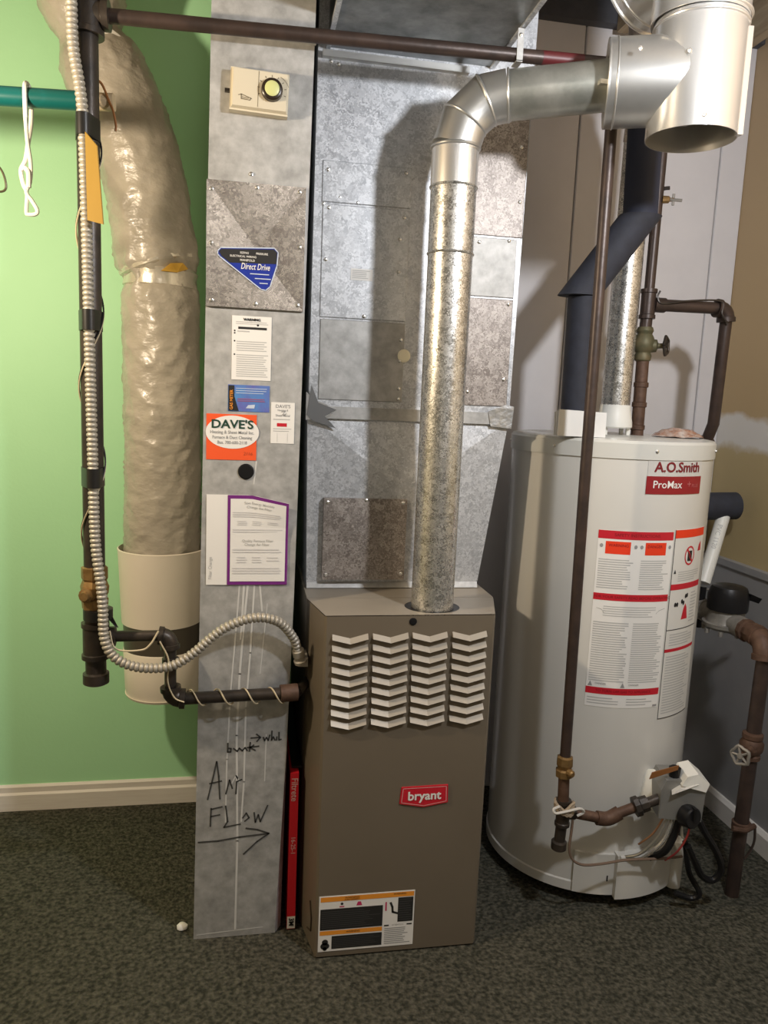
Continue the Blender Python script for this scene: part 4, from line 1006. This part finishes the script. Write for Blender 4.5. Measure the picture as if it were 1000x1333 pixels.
# ------------------------------------------------------------------ heater gas drop
GX, GY = .938, 2.0
gd = thing('heater_gas_pipe', 'dark gas drop pipe in front of the water heater with drip leg and side arm', 'pipe', (GX, GY, .26))
MB().tube([(.9285, 2.003, 2.447), (.933, GY, 1.4), (.942, GY, .55)], .0158, 18).build('drop', BROWNP, gd)
MB().lathe((.942, GY, .485), (0, 0, 1), [(0, .020), (.002, .025), (.022, .026), (.026, .019), (.040, .025), (.062, .024), (.066, .017)], 8).build('union_valve', BRASS, gd, ang=20)
MB().lathe((.948, GY-.02, .508), (.3, -1, 0), [(0, .012), (.014, .011), (.018, .007)], 10).build('valve_key', BRASS, gd)
MB().tube([(.943, GY, .49), (.947, GY, .40)], .0165, 16).build('nipple', RUST, gd)
MB().lathe((.949, GY, .330), (0, 0, 1), [(0, .018), (0, .0225), (.01, .0225), (.012, .020), (.07, .020), (.072, .0225), (.082, .0225), (.082, .016)], 18).build('tee', IRON, gd)
MB().tube([(.948, GY, .335), (.945, GY, .275)], .0165, 16).build('drip_leg', IRON, gd)
MB().lathe((.944, GY, .252), (0, 0, 1), [(0, .018), (.004, .023), (.026, .023), (.03, .017)], 18).build('cap', IRON, gd)
MB().tube([(.955, GY, .372), (.985, GY, .368)], .021, 16).build('tee_outlet', IRON, gd)
MB().tube([(.98, GY, .368), (1.065, GY-.008, .350)], .0155, 16).build('arm', RUST, gd)
MB().tube(spline([(1.055, GY-.008, .351), (1.09, GY-.010, .348), (1.125, GY-.012, .366)], 5), .021, 16).build('elbow', RUST, gd)
MB().tube([(1.115, GY-.012, .362), (1.175, GY-.020, .388)], .0155, 16).build('arm', RUST, gd)
MB().lathe((1.165, GY-.018, .384), (1, -.12, .36), [(0, .022), (.003, .031), (.018, .031), (.022, .025), (.045, .024), (.047, .016)], 10).build('union', IRON, gd, ang=20)
MB().tube([(1.20, GY-.024, .397), (1.252, GY-.02, .412)], .0155, 16).build('nipple', IRON, gd)
# loose cord wound round the tee and running across the cover
co = thing('tied_cord', 'dirty cord knotted round the heater gas tee and strung along the cover', 'cord', (.95, 1.98, .2))
lp = []
for i in range(60):
    a = i*.42; lp.append((.950+.027*math.cos(a), GY+.027*math.sin(a)-.003, .385+.014*math.sin(i*.9)+.0002*i))
MB().tube(lp, .0045, 6).build('winding', mat('dirty_cord', (.35, .28, .20), .8), co)
MB().tube(spline([(.925, 1.975, .405), (.905, 1.97, .40), (.91, 1.965, .39), (.94, 1.965, .393), (.985, 1.965, .40), (1.0, 1.97, .385), (.98, 1.97, .375)], 6), .004, 6).build('knot', PAPERG, co)
MB().tube(spline([(.978, 1.99, .375), (.974, 1.985, .32), (.972, 1.985, .26), (.985, 1.985, .225), (1.02, 1.985, .205), (1.08, 1.99, .200), (1.16, 1.99, .207), (1.24, 1.99, .205), (1.30, 1.995, .200), (1.37, 2.02, .185)], 8), .004, 6).build('strand', mat('brown_cord', (.16, .11, .08), .7), co)

# ------------------------------------------------------------------ cold water piping above the heater
wpipe = thing('water_pipe', 'rusty brown water pipe with gate valve rising from the heater lid', 'pipe', (1.285, 2.39, 1.48))
WX, WY = 1.284, 2.39
MB().tube([(WX+.004, WY, 1.475), (WX+.001, WY, 1.735)], .0205, 18).build('nipple', RUST, wpipe)
for z in (1.50, 1.575, 1.64): MB().lathe((WX+.003, WY, z), (0, 0, 1), [(0, .0205), (.002, .024), (.016, .024), (.018, .0205)], 16).build('collar', RUST, wpipe)
MB().lathe((WX, WY, 1.725), (0, 0, 1), [(0, .021), (.004, .026), (.018, .028), (.028, .024), (.040, .034), (.060, .036), (.078, .030), (.088, .024), (.098, .028), (.11, .024)], 14).build('valve_body', OLDGREEN, wpipe)
MB().lathe((WX+.02, WY-.01, 1.776), (1, -.6, 0), [(0, .022), (.018, .020), (.022, .009), (.042, .008), (.044, .010)], 12).build('valve_stem', OLDGREEN, wpipe)
def handwheel(c, ax, r, name, mt, parent):
    c = V(c); ax = V(ax).normalized(); a = Vector((0, 0, 1)); nx = ax.cross(a).normalized(); by = ax.cross(nx)
    mb = MB(); ring_ = [c+(nx*math.cos(2*math.pi*k/20)+by*math.sin(2*math.pi*k/20))*r*(1+.10*math.cos(2*math.pi*k/20*5)) for k in range(21)]
    mb.tube(ring_, .0050, 8, cap=False)
    for k in range(5):
        an = 2*math.pi*k/5; mb.tube([c, c+(nx*math.cos(an)+by*math.sin(an))*r], .0042, 6)
    mb.lathe(c-ax*.006, ax, [(0, .009), (.012, .009)], 10)
    return mb.build(name, mt, parent)
handwheel((WX+.060, WY-.035, 1.776), (1, -.95, .05), .028, 'handwheel', IRON, wpipe)
MB().tube([(WX, WY, 1.83), (WX+.002, WY, 1.89)], .0195, 18).build('nipple', BROWNP, wpipe)
MB().lathe((WX+.002, WY, 1.862), (0, 0, 1), [(0, .02), (0, .0265), (.012, .0265), (.014, .0235), (.08, .0235), (.082, .0265), (.094, .0265), (.094, .016)], 18).build('tee', BROWNP, wpipe)
MB().tube([(WX+.002, WY, 1.94), (WX+.006, WY, 3.05)], .0165, 18).build('riser', BROWNP, wpipe)
MB().tube([(WX+.02, WY, 1.908), (WX+.06, WY, 1.908)], .024, 18).build('tee_outlet', BROWNP, wpipe)
MB().tube([(WX+.04, WY, 1.908), (1.55, WY, 1.911)], .0195, 18).build('arm', BROWNP, wpipe)
elbow((1.53, WY, 1.911), (1.572, WY, 1.911), (1.572, WY, 1.868), .0265, 'elbow', BROWNP, wpipe)
MB().tube([(1.572, WY, 1.88), (1.578, WY+.02, 1.53), (1.578, WY+.05, 1.47)], .0195, 18).build('down_pipe', BROWNP, wpipe)
elbow((1.578, WY+.045, 1.475), (1.578, WY+.06, 1.44), (1.56, WY+.14, 1.43), .023, 'elbow', BROWNP, wpipe)
MB().tube([(1.56, WY+.13, 1.43), (1.50, BY-.013, 1.43)], .0195, 16).build('rear_pipe', BROWNP, wpipe)
MB().tube(spline([(WX+.03, WY-.02, 1.95), (WX+.022, WY-.022, 1.93), (WX+.04, WY-.026, 1.91), (1.42, WY-.022, 1.925), (1.53, WY-.025, 1.93), (1.535, WY-.03, 1.89), (1.56, WY-.03, 1.86)], 6), .003, 6).build('ground_wire', IRON, wpipe)
# small drain cock on the riser
MB().lathe((WX+.012, WY-.012, 2.232), (1, -.3, 0), [(0, .012), (.02, .011), (.024, .006), (.035, .006)], 10).build('drain_cock', BRASS, wpipe)
mb = MB().tube([(WX+.045, WY-.022, 2.215), (WX+.045, WY-.022, 2.25)], .004, 6); mb.tube([(WX+.03, WY-.02, 2.232), (WX+.07, WY-.03, 2.230)], .005, 6); mb.build('cock_handle', CASTG, wpipe)
MB().tube([(WX+.014, WY, 2.268), (WX+.036, WY-.01, 2.27)], .006, 8).build('stub', IRON, wpipe)

# insulated hot pipe
hpI = thing('foam_wrapped_pipe', 'black foam wrapped hot water pipe with a slanted offset, behind the gas drop', 'pipe', (1.02, 2.27, 1.483))
HR = .045
HY = 2.275
MB().tube([(1.012, HY, 1.483), (1.008, HY, 1.90)], HR, 28).build('foam_sleeve', FOAM, hpI)
# slanted sleeve with horizontally cut ends
mb = MB(); n = 28; vs = []
for (cx_, cz_) in ((.992, 1.902), (1.172, 2.150)):
    for k in range(n):
        a = 2*math.pi*k/n; vs.append((cx_+.066*math.cos(a), HY-.004+.050*math.sin(a), cz_))
fs = [(k, (k+1) % n, n+(k+1) % n, n+k) for k in range(n)]+[tuple(range(n-1, -1, -1)), tuple(range(n, 2*n))]
mb.add(vs, fs); mb.build('foam_sleeve', FOAM, hpI)
MB().tube([(1.172, HY, 2.148), (1.160, HY, 2.55)], .051, 28).build('foam_sleeve', mat('navy_foam', (.028, .034, .062), .7), hpI)
MB().tube([(1.160, HY, 2.54), (1.150, HY, 3.05)], .018, 14).build('pipe', COPPER, hpI)

# ------------------------------------------------------------------ water meter on the right
wm = thing('water_meter', 'water meter with black cap on a brown service pipe at the right wall', 'water meter', (1.605, 2.08, 0))
MX = 1.63
MB().tube([(1.600, 2.072, 0), (1.626, 2.085, .80)], .0225, 20).build('service_pipe', BROWNP, wm)
elbow((1.6255, 2.085, .80), (1.628, 2.09, .862), (MX, 2.14, .866), .032, 'elbow', RUST, wm)
MB().lathe((1.628, 2.125, .866), (0, 1, 0), [(0, .028), (.002, .034), (.03, .036), (.034, .030), (.05, .030), (.052, .038), (.068, .038), (.07, .026)], 10).build('coupling', RUST, wm, ang=20)
MB().lathe((MX, 2.30, .832), (0, 0, 1), [(0, .03), (.004, .055), (.016, .074), (.028, .076), (.030, .066), (.050, .058), (.082, .058), (.086, .056)], 32).build('meter_body', CASTG, wm)
MB().tube([(MX, 2.185, .866), (MX, 2.42, .866)], .036, 18).build('body_barrel', CASTG, wm)
for a in range(0, 360, 45):
    x = MX+.068*math.cos(math.radians(a)); y = 2.30+.068*math.sin(math.radians(a)); MB().lathe((x, y, .824), (0, 0, 1), [(0, .008), (.016, .008)], 6).build('bolt', CASTG, wm, ang=0)
MB().lathe((MX, 2.30, .905), (0, 0, 1), [(0, .066), (.002, .066), (.05, .067), (.072, .060), (.080, .056), (.084, .045), (.086, .001)], 12).build('cap', BLACK, wm, ang=30)
MB().prism([(MX+.05, 2.25, .97), (MX+.088, 2.245, .955), (MX+.088, 2.26, .935), (MX+.055, 2.27, .945)], (0, .02, .0)).build('cap_tab', BLACK, wm, ang=0)
MB().lathe((MX, 2.41, .866), (0, 1, 0), [(0, .03), (.004, .042), (.022, .042), (.026, .03), (.10, .028)], 8).build('union_nut', CASTG, wm, ang=20)
MB().tube([(MX-.012, 2.44, .80), (MX-.006, 2.44, .95)], .013, 12).build('shut_off_lever', BLACK, wm)
MB().tube([(MX, 2.46, .866), (MX, 2.62, .866), (MX, 2.62, .4)], .022, 14).build('inlet_pipe', BROWNP, wm)
MB().tube([(MX+.0, 2.44, .94), (MX+.03, 2.44, .935)], .005, 6).build('lever_pin', CASTG, wm)
# gate valve and saddle clamp on the service pipe
MB().lathe((1.6145, 2.079, .470), (0, 0, 1), [(0, .024), (.004, .030), (.016, .030), (.02, .026), (.036, .036), (.056, .037), (.07, .028), (.074, .032), (.088, .032), (.092, .024)], 12).build('valve_body', RUST, wm)
MB().lathe((1.600, 2.06, .512), (-1, -.55, 0), [(0, .02), (.012, .018), (.016, .008), (.058, .008)], 10).build('valve_stem', RUST, wm)
handwheel((1.546, 2.036, .506), (-1, -.55, .05), .028, 'handwheel', CASTG, wm)
MB().lathe((1.609, 2.076, .232), (0, 0, 1), [(0, .024), (.002, .030), (.022, .030), (.024, .024)], 16).build('saddle_clamp', RUST, wm)
MB().tube([(1.56, 2.052, .248), (1.60, 2.046, .242), (1.642, 2.056, .250)], .009, 8).build('clamp_bar', RUST, wm)
MB().tube(spline([(1.64, 2.05, .245), (1.643, 2.05, .20), (1.632, 2.05, .165), (1.615, 2.05, .14)], 5), .004, 6).build('ground_wire', BROWNP, wm)
# relief discharge pipe with foam stub
rp = thing('discharge_pipe', 'white plastic pipe with a black foam stub, right of the water heater', 'pipe', (1.72, 2.6, .95))
MB().tube([(1.60, 2.60, 1.215), (1.828, 2.60, 1.222)], .052, 24).build('foam_stub', FOAM, rp)
MB().tube([(1.775, 2.585, 1.19), (1.667, 2.505, .946)], .024, 18).build('pipe', WHITEP, rp)
pm2 = MB()
pd = (V((1.66, 2.50, .93))-V((1.775, 2.585, 1.19))).normalized(); side = V((.8, -.6, 0)); side = (side-pd*side.dot(pd)).normalized(); nrm = side.cross(pd); nrm = nrm if nrm.y < 0 else -nrm
base = V((1.775, 2.585, 1.19))
put_text(pm2, lambda u, v, d: tuple(base+pd*(.05+u)+side*v+nrm*(.0245+d)), 'PVC 1120', 0, 0, .024, 0, .0); pm2.build('lettering', INKL, rp, ang=0)

# white crumb on the carpet
cr = MB().lathe((-.164, 2.118, .0), (0, 0, 1), [(0, .008), (.004, .013), (.012, .013), (.019, .007), (.021, .002)], 9)
cr.v = [V((p.x+.35*(p.x+.164)*(1 if p.x > -.164 else .3), p.y, p.z)) for p in cr.v]
tag(cr.build('crumb', PAPER, ang=40), 'small white crumb lying on the carpet beside the return duct', 'debris')
